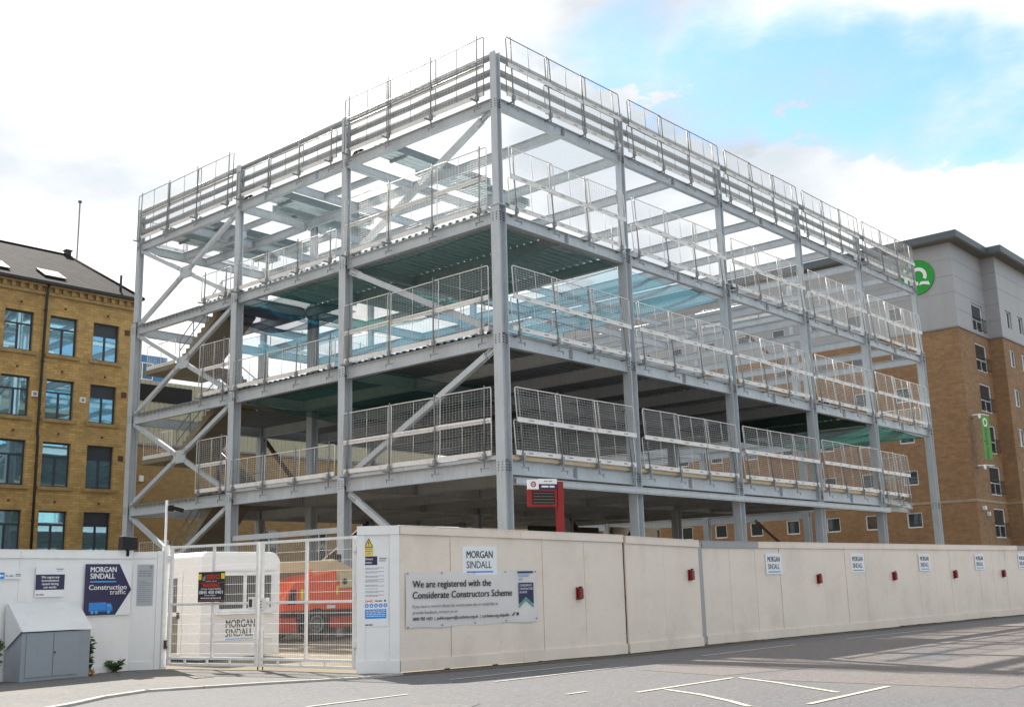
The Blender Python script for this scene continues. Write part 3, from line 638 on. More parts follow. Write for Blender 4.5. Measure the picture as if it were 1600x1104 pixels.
for o in list(COL.objects):
    if o.get('label') == 'middle upper row mesh barrier on the first deck, left face, first bay from the corner':
        me = text_mesh('HUNNEBECK EPS', .075, bold=.02, width=.75, ext=.001); me.materials.clear(); me.materials.append(M['ink'])
        for v in me.vertices: c = v.co.copy(); v.co = V((1.75 - c.x, -.0085 + c.z, .07 + c.y))
        put('lettering', me, o)
# safety nets, bundles of decking
def net(name, label, m, x0, x1, y0, y1, z, sag, slope=0, seed=1):
    r = random.Random(seed); mb = MB(); nx, ny = 18, 18; b = 0; ph = r.uniform(0, 6)
    for i in range(nx + 1):
        for j in range(ny + 1):
            u, v = i / nx, j / ny; sc = (1 - abs(math.sin(u * math.pi * 3 + ph)) * .25)
            mb.v.append((x0 + (x1 - x0) * u, y0 + (y1 - y0) * v, z - sag * (4 * u * (1 - u)) ** .6 * (4 * v * (1 - v)) ** .6 * sc - slope * u + .05 * math.sin(9 * u + 7 * v + ph)))
    for i in range(nx):
        for j in range(ny): mb.grid(b, [(i * (ny + 1) + j, (i + 1) * (ny + 1) + j, (i + 1) * (ny + 1) + j + 1, i * (ny + 1) + j + 1)], True)
    cx, cy = (x0 + x1) / 2, (y0 + y1) / 2
    t = thing(name, label, 'safety net', (cx, cy, z), (0, 0, 0), 'safety nets slung under the decks'); mb.build('netting', m, t)
    mb = MB(); loop = [(0, j) for j in range(ny + 1)] + [(i, ny) for i in range(1, nx + 1)] + [(nx, j) for j in range(ny - 1, -1, -1)] + [(i, 0) for i in range(nx - 1, 0, -1)]
    net_pts = []
    for i, j in loop:
        u, v = i / nx, j / ny; net_pts.append((x0 + (x1 - x0) * u, y0 + (y1 - y0) * v, z - slope * u + .05 * math.sin(9 * u + 7 * v + ph)))
    mb.tube(net_pts, .018, 5, closed=True); mb.build('border_rope', m, t)
net('safety_net', 'green net under the third deck at the near corner, first bay', 'netg', .2, 6.8, .3, 7.4, 12.95, .35, seed=1)
net('safety_net', 'green net under the third deck behind the middle bay of the left face', 'netg', .2, 6.8, 7.8, 14.2, 12.95, .75, seed=2)
net('safety_net', 'dark blue net bunched under the third deck beside the stair', 'netd', .4, 3.8, 11.5, 16.2, 12.9, .7, seed=3)
net('safety_net', 'pale blue net under the open third deck, second bay of the right face', 'netb', 7.1, 13.9, .3, 7.4, 12.98, .45, seed=4)
net('safety_net', 'pale blue net under the open third deck, deep behind the second bay', 'netb', 7.1, 13.9, 7.8, 14.2, 12.98, .5, seed=5)
net('safety_net', 'pale blue net at the rear of the second bay under the third deck', 'netb', 7.1, 13.9, 14.6, 21.9, 12.98, .5, seed=6)
net('safety_net', 'pale blue net at the rear of the first bay under the third deck', 'netb', 3.9, 6.8, 14.6, 21.9, 12.98, .5, seed=9)
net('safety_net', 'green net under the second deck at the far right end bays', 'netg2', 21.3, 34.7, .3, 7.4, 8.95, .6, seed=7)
net('safety_net', 'green net under the second deck behind the middle bay of the left face', 'netg', .3, 6.8, 5.5, 14.1, 8.95, .9, seed=8)
def bundle(label, x, y, z, L, W, ang, n=5):
    t = thing('deck_bundle', label, 'decking bundle', (x, y, z), (0, 0, R(ang)), 'bundles of steel decking on the roof beams')
    mb = MB()
    for i in range(n):
        yy = -W / 2
        while yy < W / 2 - .2:
            zz = .09 + i * .075; pr = [(yy, zz), (yy + .13, zz), (yy + .16, zz + .06), (yy + .27, zz + .06), (yy + .3, zz)]
            for a, b in zip(pr, pr[1:]): mb.face([(-L / 2, a[0], a[1]), (L / 2, a[0], a[1]), (L / 2, b[0], b[1]), (-L / 2, b[0], b[1])])
            yy += .3
    put('sheet_stack', mb.mesh('sheet_stack', 'deckl'), t)
    mb = MB()
    for x in (-L * .35, L * .35):
        mb = MB(); mb.box(x - .05, x + .05, -W / 2, W / 2, 0, .085); put('bearer', mb.mesh('bearer', 'pole'), t)
for lab, x, y, L, W, a in (('bundle of galvanised decking nearest the diagonal brace on the roof beams', 3.4, 6.3, 5.6, .9, 0), ('bundle of decking behind the corner column on the roof beams', 6.2, 6.8, 6, .9, 0), ('bundle of decking over the middle bay on the roof beams', 3.3, 13.2, 5.4, .9, 0),
                           ('bundle of decking beside the interior column on the roof beams', 4.9, 14.5, 6, .6, 0), ('bundle of decking over the stair bay on the roof beams', 3.5, 18.4, 6, .9, 0), ('bundle of decking at the rear left of the roof beams', 3.4, 20.6, 6, .9, 0)):
    bundle(lab, x, y, 17.4, L, W, a)
def bundle3(lab, x, y): bundle(lab, x, y, 13.54, 5.5, .9, 90, 4)
bundle3('bundle of decking lying on the third deck near the corner', 1.6, 4.0); bundle3('bundle of decking lying on the third deck by its open edge', 5.6, 3.8)

# ---------------------------------------------------------------- hoardings
def hoarding(name, label, segs, tops, m, capm=None, base=.24, cap=.15, board=1.22, grey0=0):
    """segs: plan points; tops: height at each point"""
    t = thing(name, label, 'hoarding', (segs[0][0], segs[0][1], 0))
    for si in range(len(segs) - 1):
        f = Fr(segs[si], segs[si + 1]); h0, h1 = tops[si], tops[si + 1]; hz = lambda u: h0 + (h1 - h0) * u / f.L
        n = max(1, round(f.L / board)); w = f.L / n
        for i in range(n):
            a, b = i * w + .005, (i + 1) * w - .005; o = rnd.uniform(-.008, .006); mb = MB()
            mb.prism([f.P(a, .06, -.04 + o), f.P(b, .06, -.04 + o), f.P(b, hz(b) - .02, -.04 + o), f.P(a, hz(a) - .02, -.04 + o)], f.n * .04); mb.build('board', m, t)
            mb = MB()
            for z in (.45, 1.0, 1.55, 2.1):
                for u in (a + .05, (a + b) / 2, b - .05): f.box(mb, u - .006, u + .006, z, z + .012, o, o + .002)
            if i % 2 == 0: mb.build('screw_heads', 'inkg', t)
        mb = MB(); f.box(mb, 0, f.L, .05, .10, -.12, -.05); f.box(mb, 0, f.L, 1.2, 1.3, -.12, -.05)
        for i in range(n + 1): u = min(max(i * w, .05), f.L - .05); f.box(mb, u - .04, u + .04, .0, hz(u) - .16, -.2, -.12)
        mb.build('backing_frame', 'rust', t)
        n2 = max(1, round(f.L / 2.44)); w2 = f.L / n2
        for i in range(n2):
            a, b = i * w2 + .003, (i + 1) * w2 - .003; mb = MB()
            q = [f.P(a, hz(a) - cap, .012), f.P(b, hz(b) - cap, .012), f.P(b, hz(b), .012), f.P(a, hz(a), .012)]; mb.prism(q, f.n * .022)
            q = [f.P(a, hz(a) + .001, -.17), f.P(b, hz(b) + .001, -.17), f.P(b, hz(b) + .001, .04), f.P(a, hz(a) + .001, .04)]; mb.prism(q, Z3 * .018)
            mb.build('cap_board', 'hgrey' if (grey0 and b < grey0) else (capm or m), t)
            mb = MB(); o = rnd.uniform(0, .004); f.box(mb, a, b, .03 + rnd.uniform(-.01, .01), base, .006 + o, .028 + o); mb.build('base_board', m, t)
    return t
A0, A1p, A2p = (-10.67, -6.78), (-4.67, -7.73), (-1.71, -7.87)
B0, B1 = (-1.32, -7.72), (18.97, -8.89)
hoarding('site_hoarding', 'near cream hoarding section carrying the large site banner', [A0, A1p], [2.76, 2.62], 'cream')
hoarding('site_hoarding', 'cream double leaf section between the banner hoarding and the long far hoarding', [(-4.64, -7.77), A2p], [2.60, 2.53], 'cream', board=1.5)
hoarding('site_hoarding', 'long cream hoarding running to the right edge with five white site signs', [B0, B1, (40, -10.2)], [2.53, 2.53, 2.53], 'cream', grey0=5)
fB = Fr(B0, B1)
mb = MB(); mb.prism([V((-1.70, -7.83, .06)), V((-1.32, -7.70, .06)), V((-1.32, -7.70, 2.5)), V((-1.70, -7.83, 2.5))], fB.n * .03)
one('return_board', mb, 'hgrey', 'narrow return board greyed as if in shade where two cream hoardings meet', 'board', (-1.5, -7.75, 0))  # shade of this angled side panel put into its grey colour
# angled white return beside the gate
fR = Fr((-11.2, -6.3), (-10.67, -6.78))
t = thing('hoarding_return', 'short white angled hoarding end between gate and cream hoarding with driver notices', 'hoarding', (-11.2, -6.3, 0))
mb = MB(); fR.box(mb, .06, .52, .1, 2.7, -.05, 0); mb.build('board', 'hwhite', t)
mb = MB(); fR.box(mb, .523, .712, .02, 2.6, -.1, .025); mb.build('corner_post', 'hwhite', t)
mb = MB(); fR.box(mb, -.1, .057, .05, 2.6, -.1, .02); mb.build('gate_post', 'hwhite', t)
mb = MB(); fR.box(mb, -.1, .715, 2.603, 2.77, -.12, .04); mb.build('cap_board', 'hwhite', t)
mb = MB(); fR.box(mb, -.09, .715, .02, .25, .027, .045); mb.build('base_board', 'hwhite', t)
mb = MB(); fR.box(mb, .0, .7, .0, .05, -.1, .0); mb.build('plinth', 'dark', t)
# white hoarding on the left
fL = Fr((-18, -1.13), (-12.75, -.6))
hoarding('site_hoarding', 'white hoarding behind the grey cabinet at the left edge', [(-23, -1.63), (-12.76, -.6)], [2.5, 2.5], 'hwhite', board=2.44, base=.16)
fP = Fr((-12.745, -.62), (-12.25, -1.0))
t = thing('gate_pillar', 'boxed white pillar carrying a grey notice left of the gate', 'pillar', (-12.75, -.6, 0))
mb = MB(); fP.box(mb, -.03, .5, .05, 2.47, -.3, 0); mb.build('board', 'hwhite', t)
mb = MB(); fP.box(mb, .505, .62, .02, 2.5, -.2, .01); mb.build('gate_post', 'hwhite', t)
mb = MB(); fP.box(mb, 0, .5, .02, .2, .003, .02); fP.box(mb, 0, .5, 2.35, 2.49, .003, .02); mb.build('trim_board', 'hwhite', t)

# ---------------------------------------------------------------- signs on the hoardings
fA = Fr(A0, A1p); fA2 = Fr((-4.64, -7.77), A2p)
def site_sign(f, u0, u1, z0, z1, label):
    P = f.P((u0 + u1) / 2, z0, .02); t = thing('site_sign', label, 'site sign', P, (0, 0, 0), 'white site signs on the cream hoarding'); w = u1 - u0; h = z1 - z0
    mb = MB(); f.box(mb, u0, u1, z0, z1, .006, .016); mb.build('sign_board', 'signw', t)
    text('lettering', f, u0 + w * .12, z0 + h * .60, .0165, 'MORGAN', h * .36, 'ink', t, bold=.022, width=w * .76)
    text('lettering', f, u0 + w * .12, z0 + h * .245, .0165, 'SINDALL', h * .36, 'ink', t, bold=.006, width=w * .72)
    mb = MB(); f.box(mb, u0 + w * .12, u0 + w * .88, z0 + h * .09, z0 + h * .14, .0165, .018); mb.build('underline', 'sblue', t)
site_sign(fA, 1.5, 2.39, 1.8, 2.37, 'large white company sign just above the site banner on the near cream hoarding')
for i, (u0, u1) in enumerate(((2.88, 3.68), (7.5, 8.33), (12.0, 12.82), (16.4, 17.2), (20.35, 21.15))):
    site_sign(fB, u0, u1, 1.69, 2.24, ['white company sign nearest on the long cream hoarding', 'second white company sign along the long cream hoarding', 'third white company sign along the long cream hoarding', 'fourth white company sign along the long cream hoarding', 'white company sign cut by the right edge of the photo'][i])
# banner
t = thing('site_banner', 'wide white vinyl banner about a considerate site scheme on near cream hoarding', 'banner', fA.P(1.8, .83, 0))
mb = MB(); nx, nz = 40, 10; f = fA; b = 0
def bz(u, v): return .012 + .009 * (1 + math.sin(u * 9 + v * 5) * .6 + math.sin(u * 23 - v * 9) * .4) * (4 * v * (1 - v)) ** .5 + .02 * max(0, (u - .8)) * 3 * (1 - v) ** 3
for i in range(nx + 1):
    for j in range(nz + 1):
        u, v = i / nx, j / nz; mb.v.append(tuple(f.P(.13 + 3.31 * u, .82 + .015 * u + 1.06 * v + .012 * math.sin(u * 19) * (1 - v), bz(u, v))))
for i in range(nx):
    for j in range(nz): mb.grid(0, [(i * (nz + 1) + j, (i + 1) * (nz + 1) + j, (i + 1) * (nz + 1) + j + 1, i * (nz + 1) + j + 1)], True)
mb.build('vinyl_sheet', 'banner', t)
q = .037
text('heading', f, .28, 1.585, q, 'We are registered with the', .19, 'ink', t, bold=.012, width=1.93)
text('heading', f, .28, 1.375, q, 'Considerate Constructors Scheme', .19, 'ink', t, bold=.012, width=2.48)
text('small_print', f, .28, 1.20, q, 'If you have a concern about this construction site or would like to', .088, 'inkg', t, width=2.1)
text('small_print', f, .28, 1.085, q, 'provide feedback, contact us on:', .088, 'inkg', t, width=1.08)
text('contact_line', f, .28, .965, q, '0800 783 1423  |  publicsupport@ccscheme.org.uk  |  ccscheme.org.uk/public', .085, 'ink', t, bold=.006, width=2.4)
mb = MB(); f.poly(mb, [(2.74, .975), (2.80, 1.03), (2.84, 1.05), (2.80, .99), (2.77, .965)], q, q + .002); f.box(mb, 2.87, 2.925, .975, 1.035, q, q + .002); mb.build('icons', 'ink', t)
mb = MB(); f.poly(mb, [(2.94, 1.19), (2.94, 1.63), (3.34, 1.63), (3.34, 1.19), (3.14, 1.35)], q, q + .002); f.box(mb, 2.92, 3.34, 1.825, 1.865, q, q + .002); mb.build('ribbon', 'navy', t)
mb = MB(); f.poly(mb, [(2.94, 1.12), (2.94, 1.17), (3.14, 1.325), (3.34, 1.17), (3.34, 1.12), (3.14, 1.275)], q, q + .002); mb.build('chevron', 'teal', t)
text('ribbon_text', f, 2.95, 1.755, q, 'REGISTERED', .06, 'lblue', t, width=.28); text('ribbon_text', f, 2.95, 1.68, q, 'SITE', .06, 'lblue', t, width=.11)
for i, s in enumerate(('CONSIDERATE', 'CONSTRUCTORS', 'SCHEME')): text('ribbon_text', f, 2.96, 1.555 - i * .07, q + .0025, s, .06, 'signw', t, width=(.33, .36, .2)[i])
mb = MB()
for i in range(5):
    for v in (.845 + .012 * i, 1.855): mb.disc(f.P(.17 + i * .81, v, .03), f.n, .017, .006, 10)
mb.build('eyelets', 'inkg', t)
# red lamps
LP = []
mb = MB(); mb.box(-.07, .07, -.03, 0, 0, .26); lb = mb.mesh('back_plate', 'red')
mb = MB(); mb.box(-.062, .062, -.11, -.031, .015, .245); ll = mb.mesh('lens', 'lens', bevel=.02)
mb = MB(); mb.box(-.03, .03, -.10, -.05, .2505, .28); lc = mb.mesh('switch', 'black')
for fr, u, z, lab in ((fA, 4.65, 1.24, 'red hazard lamp right of the banner on the near cream hoarding'), (fA2, 2.5, 1.58, 'red hazard lamp highest of the six, just left of the grey return board'), (fB, 5.55, 1.40, 'red hazard lamp between the first and second signs of the long hoarding'),
                      (fB, 10.15, 1.42, 'red hazard lamp between the second and third signs of the long hoarding'), (fB, 14.6, 1.42, 'red hazard lamp between the third and fourth signs of the long hoarding'), (fB, 18.75, 1.40, 'red hazard lamp between the fourth sign and the right edge')):
    t = thing('hazard_lamp', lab, 'hazard lamp', fr.P(u, z, .01), (0, 0, math.atan2(fr.u.y, fr.u.x)), 'red hazard lamps on the hoarding'); spawn(t, [('back_plate', lb, [('switch', lc, None)]), ('lens', ll, None)])
# left hoarding signs
f = fL
t = thing('arrow_sign', 'navy arrow shaped construction traffic sign with a blue truck on a white board', 'direction sign', f.P(4.7, 1.2, .03))
mb = MB(); f.box(mb, 4.13, 5.24, 1.18, 2.23, .03, .042); mb.build('sign_board', 'signw', t)
mb = MB(); f.poly(mb, [(4.12, 1.19), (4.12, 2.235), (4.93, 2.235), (5.24, 1.70), (4.87, 1.19)], .0425, .0445); mb.build('arrow_panel', 'navy', t)
text('lettering', f, 4.24, 2.07, .045, 'MORGAN', .155, 'signw', t, bold=.022, width=.62); text('lettering', f, 4.24, 1.935, .045, 'SINDALL', .155, 'signw', t, bold=.02, width=.59)
mb = MB(); f.box(mb, 4.24, 4.86, 1.86, 1.885, .045, .0465); mb.build('underline', 'lblue', t)
text('lettering', f, 4.22, 1.71, .045, 'Construction', .145, 'signw', t, bold=.012, width=.90); text('lettering', f, 4.72, 1.61, .045, 'traffic', .14, 'signw', t, width=.39)
mb = MB(); f.box(mb, 4.24, 4.64, 1.29, 1.45, .045, .047); f.poly(mb, [(4.65, 1.29), (4.65, 1.43), (4.75, 1.43), (4.80, 1.35), (4.80, 1.29)], .045, .047); f.box(mb, 4.24, 4.81, 1.265, 1.283, .045, .047)
mb.build('truck_emblem', 'sblue', t)
mb = MB()
for u in (4.32, 4.42, 4.71): mb.disc(f.P(u, 1.255, .046), f.n, .035, .003, 16)
f.poly(mb, [(4.67, 1.36), (4.67, 1.41), (4.735, 1.41), (4.765, 1.36)], .0475, .049); mb.build('truck_wheels', 'lblue', t)
t = thing('notice_sign', 'white and purple apology notice left of the arrow sign', 'notice', f.P(3.35, 1.6, .03))
mb = MB(); f.box(mb, 3.03, 3.65, 1.59, 2.18, .03, .04); mb.build('sign_board', 'signw', t)
mb = MB(); f.box(mb, 3.03, 3.66, 1.73, 2.03, .0405, .042); mb.build('purple_band', 'navy', t)
for i, s in enumerate(('We regret any', 'inconvenience', 'caused during', 'our works')): text('lettering', f, 3.345, 1.955 - i * .065, .0425, s, .07, 'signw', t, bold=.012, align='CENTER', sp=.95)
mb = MB(); dashes(f, mb, 3.47, 3.62, 2.125, .02, .0405, 1); dashes(f, mb, 3.48, 3.6, 2.09, .008, .0405, 2); dashes(f, mb, 3.05, 3.22, 1.625, .025, .0405, 2); mb.build('small_print', 'inkg', t)
t = thing('office_sign', 'small white site office sign with blue arrow at the left edge', 'direction sign', f.P(2.4, 1.95, .03))
mb = MB(); f.box(mb, 1.95, 2.73, 1.95, 2.08, .03, .04); mb.build('sign_board', 'signw', t)
mb = MB(); f.box(mb, 1.95, 2.37, 1.955, 2.075, .0405, .042); mb.build('blue_panel', 'sblue', t)
mb = MB(); f.poly(mb, [(2.24, 2.015), (2.29, 2.05), (2.29, 2.03), (2.35, 2.03), (2.35, 2.0), (2.29, 2.0), (2.29, 1.98)], .0425, .044); mb.build('arrow', 'signw', t)
text('lettering', f, 2.39, 1.995, .0405, 'Site office', .055, 'inkg', t, bold=.01, width=.17)
mb = MB(); dashes(f, mb, 2.6, 2.71, 2.03, .018, .0405, 1); dashes(f, mb, 2.6, 2.71, 2.0, .018, .0405, 1); mb.build('small_print', 'inkg', t)
f = fP
t = thing('pillar_notice', 'tall pale grey notice panel on the white gate pillar', 'notice', f.P(.27, 1.36, .02))
mb = MB(); f.box(mb, .10, .43, 1.36, 2.22, .003, .014); mb.build('sign_board', mat('notice_grey', (.42, .44, .48), .4, var=.03), t)
mb = MB()
for i, z in enumerate((2.07, 2.02, 1.97)): dashes(f, mb, .13, .39, z, .022, .0145, 3)
for i in range(11): dashes(f, mb, .13, .28 + (.1 if i % 3 else 0), 1.86 - i * .042, .010, .0145, 4)
f.poly(mb, [(.34, 2.11), (.36, 2.19), (.41, 2.19), (.40, 2.11), (.375, 2.14)], .0145, .016); mb.build('small_print', 'inkg', t)
f = fR
t = thing('warning_triangle', 'small yellow warning sign above the driver notice', 'warning sign', f.P(.12, 2.2, .02))
mb = MB(); f.poly(mb, [(.05, 2.37), (.20, 2.37), (.125, 2.53)], .003, .008); mb.build('triangle', 'yellow', t)
mb = MB()
for a, b2 in (((.05, 2.37), (.20, 2.37)), ((.20, 2.37), (.125, 2.53)), ((.125, 2.53), (.05, 2.37))): mb.bar(f.P(*a, .009), f.P(*b2, .009), .004, .012, f.u if a[1] != b2[1] else Z3)
f.box(mb, .118, .132, 2.42, 2.48, .0085, .0105); f.box(mb, .118, .132, 2.395, 2.41, .0085, .0105); mb.build('triangle_border', 'ink', t)
mb = MB(); f.box(mb, .045, .21, 2.21, 2.36, .003, .008); mb.build('text_panel', 'yellow', t)
mb = MB(); dashes(f, mb, .06, .195, 2.325, .012, .0085, 2); dashes(f, mb, .06, .195, 2.285, .012, .0085, 1); dashes(f, mb, .10, .16, 2.24, .015, .0085, 1); mb.build('small_print', 'inkg', t)
t = thing('driver_notice', 'tall white driver notice with blue safety symbols on the white return board', 'notice', f.P(.25, .88, .02))
mb = MB(); f.box(mb, .03, .50, .88, 2.2, .003, .010); mb.build('sign_board', 'signw', t)
mb = MB(); f.box(mb, .03, .29, 2.03, 2.195, .0105, .012); mb.build('navy_panel', 'navy', t)
text('heading', f, .05, 2.125, .0125, 'Drivers', .06, 'signw', t, bold=.02, width=.155); text('heading', f, .05, 2.06, .0125, 'notice', .06, 'signw', t, bold=.02, width=.135)
text('company_name', f, .33, 2.135, .0105, 'MORGAN', .042, 'ink', t, bold=.015, width=.135); text('company_name', f, .33, 2.095, .0105, 'SINDALL', .042, 'ink', t, width=.125)
mb = MB()
for i, z in enumerate((1.97, 1.95, 1.90, 1.88, 1.82, 1.80, 1.75, 1.73, 1.71, 1.65, 1.63, 1.58, 1.53, 1.51, 1.46, 1.44)): dashes(f, mb, .065, .42 - .12 * (i % 2), z, .009, .0105, 6)
mb.build('small_print', 'inkg', t)
mb = MB()
for i in range(5): mb.disc(f.P(.09 + i * .088, 1.27, .0105), f.n, .037, .002, 16)
f.box(mb, .06, .46, 1.03, 1.20, .0105, .0125); mb.build('blue_panel', 'sblue', t)
mb = MB()
for i in range(5): f.poly(mb, [(.075 + i * .088, 1.255), (.085 + i * .088, 1.29), (.1 + i * .088, 1.28), (.105 + i * .088, 1.25)], .013, .0145)
for i in range(4): dashes(f, mb, .08, .44, 1.165 - i * .033, .012, .013, 5)
mb.build('white_symbols', 'signw', t)
mb = MB(); dashes(f, mb, .25, .38, 1.345, .02, .0105, 2); f.box(mb, .42, .45, 1.34, 1.375, .0105, .012); dashes(f, mb, .06, .2, .905, .02, .0105, 2); mb.build('pictograms', 'ink', t)
mb = MB(); mb.bar(f.P(.06, 1.37, .0115), f.P(.21, 1.34, .0115), .002, .01, Z3); mb.bar(f.P(.06, 1.335, .0117), f.P(.21, 1.375, .0117), .002, .01, Z3); mb.build('red_cross', 'redtxt', t)

# ---------------------------------------------------------------- gate
def gate_leaf(A, B, label, flip=False):
    f = Fr(A, B); L = f.L; t = thing('site_gate', label, 'gate', f.P(0, 0, 0), (0, 0, 0), 'pair of white mesh gate leaves')
    T = lambda mb, a, b, r=.03: mb.bar(f.P(*a), f.P(*b), 2 * r, 2 * r, f.n)
    mb = MB()
    for u in (.035, L - .035): f.box(mb, u - .03, u + .03, .1, 2.6, -.03, .03)
    for z in (2.57, 1.36, .25): f.box(mb, .066, L - .066, z - .026, z + .026, -.026, .026)
    f.box(mb, .066, L - .066, .10, .15, -.026, .026)
    for k in (.2, .45, .7): f.box(mb, L * k - .02, L * k + .02, .152, .222, -.02, .02)
    mb.build('gate_frame', 'gate', t)
    mb = MB(); f.box(mb, L / 2 - .026, L / 2 + .026, .277, 1.333, -.024, .024); f.box(mb, L / 2 - .026, L / 2 + .026, 1.387, 2.543, -.024, .024); mb.build('mullion', 'gate', t)
    mb = MB(); n = int(L / .05)
    for i in range(1, n):
        u = .05 + (L - .1) * i / n; mb.tube([f.P(u, .16, .034), f.P(u, 2.28, .034), f.P(u, 2.36, .08), f.P(u, 2.44, .034), f.P(u, 2.6, .034)], .0025, 3, cap=False, smooth=False)
    z = .35
    while z < 2.5: mb.tube([f.P(.05, z, .04), f.P(L - .05, z, .04)], .0032, 3, cap=False, smooth=False); z += .2
    mb.build('wire_mesh', 'wire', t)
    mb = MB(); u = (L - .12) if not flip else .12
    if flip: f.box(mb, u - .1, u + .1, 1.22, 1.46, -.04, .05); mb.build('lock_plate', 'gate', t); mb = MB(); [mb.disc(f.P(u - .05, 1.27 + .06 * i, .051), f.n, .014, .012, 8) for i in range(3)]; mb.build('lock_bolts', 'bolt', t)
    else: f.box(mb, u - .12, u + .05, 1.24, 1.48, -.04, .05); lp_ = mb.build('lock_box', 'gate', t); mb = MB(); f.box(mb, u - .09, u - .01, 1.28, 1.44, .051, .056); mb.build('lock_opening', 'rust', lp_)
    mb = MB(); mb.tube([f.P(L - .03 if not flip else .04, 0.03, -.05), f.P(L - .03 if not flip else .04, .8, -.05)], .014, 6); mb.build('drop_bolt', 'rust' if not flip else 'pole', t)
    mb = MB(); uh = .0 if not flip else L
    for z in (.5, 2.3): f.box(mb, uh - .05, uh + .05, z, z + .1, -.045, .045)
    mb.build('hinge', 'gate', t)
    return f, t
fG, _ = gate_leaf((-12.12, -1.08), (-11.5, -3.43), 'left white mesh gate leaf carrying the black security sign')
gate_leaf((-11.495, -3.49), (-11.24, -6.16), 'right white mesh gate leaf in front of the orange lift', True)
f = fG
t = thing('security_sign', 'black and red security warning sign hung on the left gate leaf', 'warning sign', f.P(1.24, 1.4, .05))
mb = MB(); f.box(mb, .88, 1.60, 1.4, 2.02, .085, .092); mb.build('sign_board', 'ink', t)
text('company_name', f, 1.10, 1.865, .0925, 'SERVO', .14, 'redtxt', t, bold=.012, width=.36)
text('heading', f, 1.00, 1.70, .0925, 'WARNING', .11, 'redtxt', t, bold=.015, width=.46)
text('small_print', f, .96, 1.655, .0925, '24 Hour Contact Number', .045, 'signw', t, bold=.01, width=.55)
text('phone_number', f, .91, 1.565, .0925, '0845 450 0401', .1, 'signw', t, bold=.015, width=.64)
text('small_print', f, 1.06, 1.525, .0925, 'security company', .04, 'signw', t, width=.3); text('web_address', f, .95, 1.465, .0925, 'www.servo-group.co.uk', .06, 'signw', t, bold=.008, width=.56)
mb = MB(); f.box(mb, .885, .965, 1.86, 1.98, .0925, .094); f.box(mb, 1.50, 1.595, 1.87, 1.985, .0925, .094); mb.build('yellow_badge', 'yellow', t)
mb = MB(); f.box(mb, .89, 1.59, 1.79, 1.797, .0925, .094); f.box(mb, .9, 1.58, 1.425, 1.437, .0925, .094); mb.build('red_rule', 'redtxt', t)
mb = MB(); f.poly(mb, [(.99, 1.84), (1.0, 1.93), (1.03, 1.90), (1.06, 1.96), (1.08, 1.9), (1.06, 1.83)], .0925, .094); dashes(f, mb, 1.09, 1.38, 1.815, .025, .0925, 2); mb.build('emblem', 'inkg', t)
t = thing('gate_post', 'white square post that hinges the left gate leaf beside the pillar', 'gate post', (-12.17, -.98, 0))
mb = MB(); mb.box(-12.25, -12.13, -1.05, -.93, 0, 2.62); mb.build('post', 'gate', t, bevel=.006)
mb = MB(); mb.box(-12.2, -12.1, -1.10, -1.052, .45, .62); mb.build('latch', 'rust', t)

# ---------------------------------------------------------------- cabinet, plants, floodlight, camera pole
t = thing('street_cabinet', 'grey metal street cabinet with a sloping galvanised lid against the white hoarding', 'cabinet', (-14.8, -1.3, .03))
fc = Fr((-15.48, -1.5), (-14.03, -1.36))
mb = MB(); fc.box(mb, 0, fc.L, .03, .93, -.55, 0); mb.build('cabinet_body', 'cab', t, bevel=.008)
for a, b in ((.09, .645), (.66, 1.21)):
    mb = MB(); fc.box(mb, a, b, .1, .90, .002, .016); d_ = mb.build('cabinet_door', 'cab', t, bevel=.005)
mb = MB(); fc.box(mb, .67, .70, .52, .56, .0165, .03); mb.build('door_lock', 'bolt', d_)
mb = MB(); mb.prism([fc.P(-.02, .95, .035), fc.P(-.02, .95, -.57), fc.P(-.02, 1.47, -.57), fc.P(-.02, 1.49, -.54)], fc.u * (fc.L + .04)); mb.build('lid', 'lid', t)
mb = MB(); mb.prism([fc.P(-.03, .62, -.5), fc.P(-.03, .96, .03), fc.P(-.03, 1.48, -.55), fc.P(-.03, 1.2, -.57)], fc.u * -.01); mb.build('side_flap', 'lid', t)
def plant(name, label, cat, c, h, rad, n, leaf=.09, seed=1, m='leaf', up=.6):
    r = random.Random(seed); t = thing(name, label, cat, c); c = V(c); mb = MB(); st = MB()
    for k in range(max(3, n // 45)):
        a = r.uniform(0, 6.28); top = c + V((math.cos(a) * rad * r.uniform(.2, .9), math.sin(a) * rad * r.uniform(.2, .9), h * r.uniform(.55, 1)))
        mid = (c + top) / 2 + V((r.uniform(-.05, .05), r.uniform(-.05, .05), h * .1)); st.tube([c, mid, top], .008, 4)
        for i in range(45):
            s = r.uniform(.1, 1); p = c.lerp(mid, s * 2) if s < .5 else mid.lerp(top, s * 2 - 1)
            d = V((r.gauss(0, 1), r.gauss(0, 1), r.uniform(-.6, .8))).normalized(); l = leaf * r.uniform(.6, 1.4); w = d.orthogonal().normalized() * l * .22
            mb.face([p, p + d * l * .5 + w, p + d * l, p + d * l * .5 - w])
    st.build('stem', 'bark', t); mb.build('foliage', m, t)
plant('shrub', 'leafy weed shrub growing beside the right side of the grey cabinet', 'shrub', (-13.93, -1.05, .03), 0.8, .10, 260, .11, 3)
plant('shrub', 'low green weed at the foot of the white hoarding', 'shrub', (-13.15, -.85, .03), .28, .3, 260, .09, 4)
plant('shrub', 'green weed at the left edge beside the cabinet', 'shrub', (-16.0, -1.5, .03), .85, .16, 300, .11, 5)
plant('grass_tuft', 'dry straw tuft at the cabinet corner', 'grass tuft', (-13.93, -1.2, .03), .12, .12, 90, .09, 6, 'dry')
t = thing('floodlight', 'black floodlight seen from behind above the white hoarding', 'floodlight', (-12.9, -.5, 2.5))
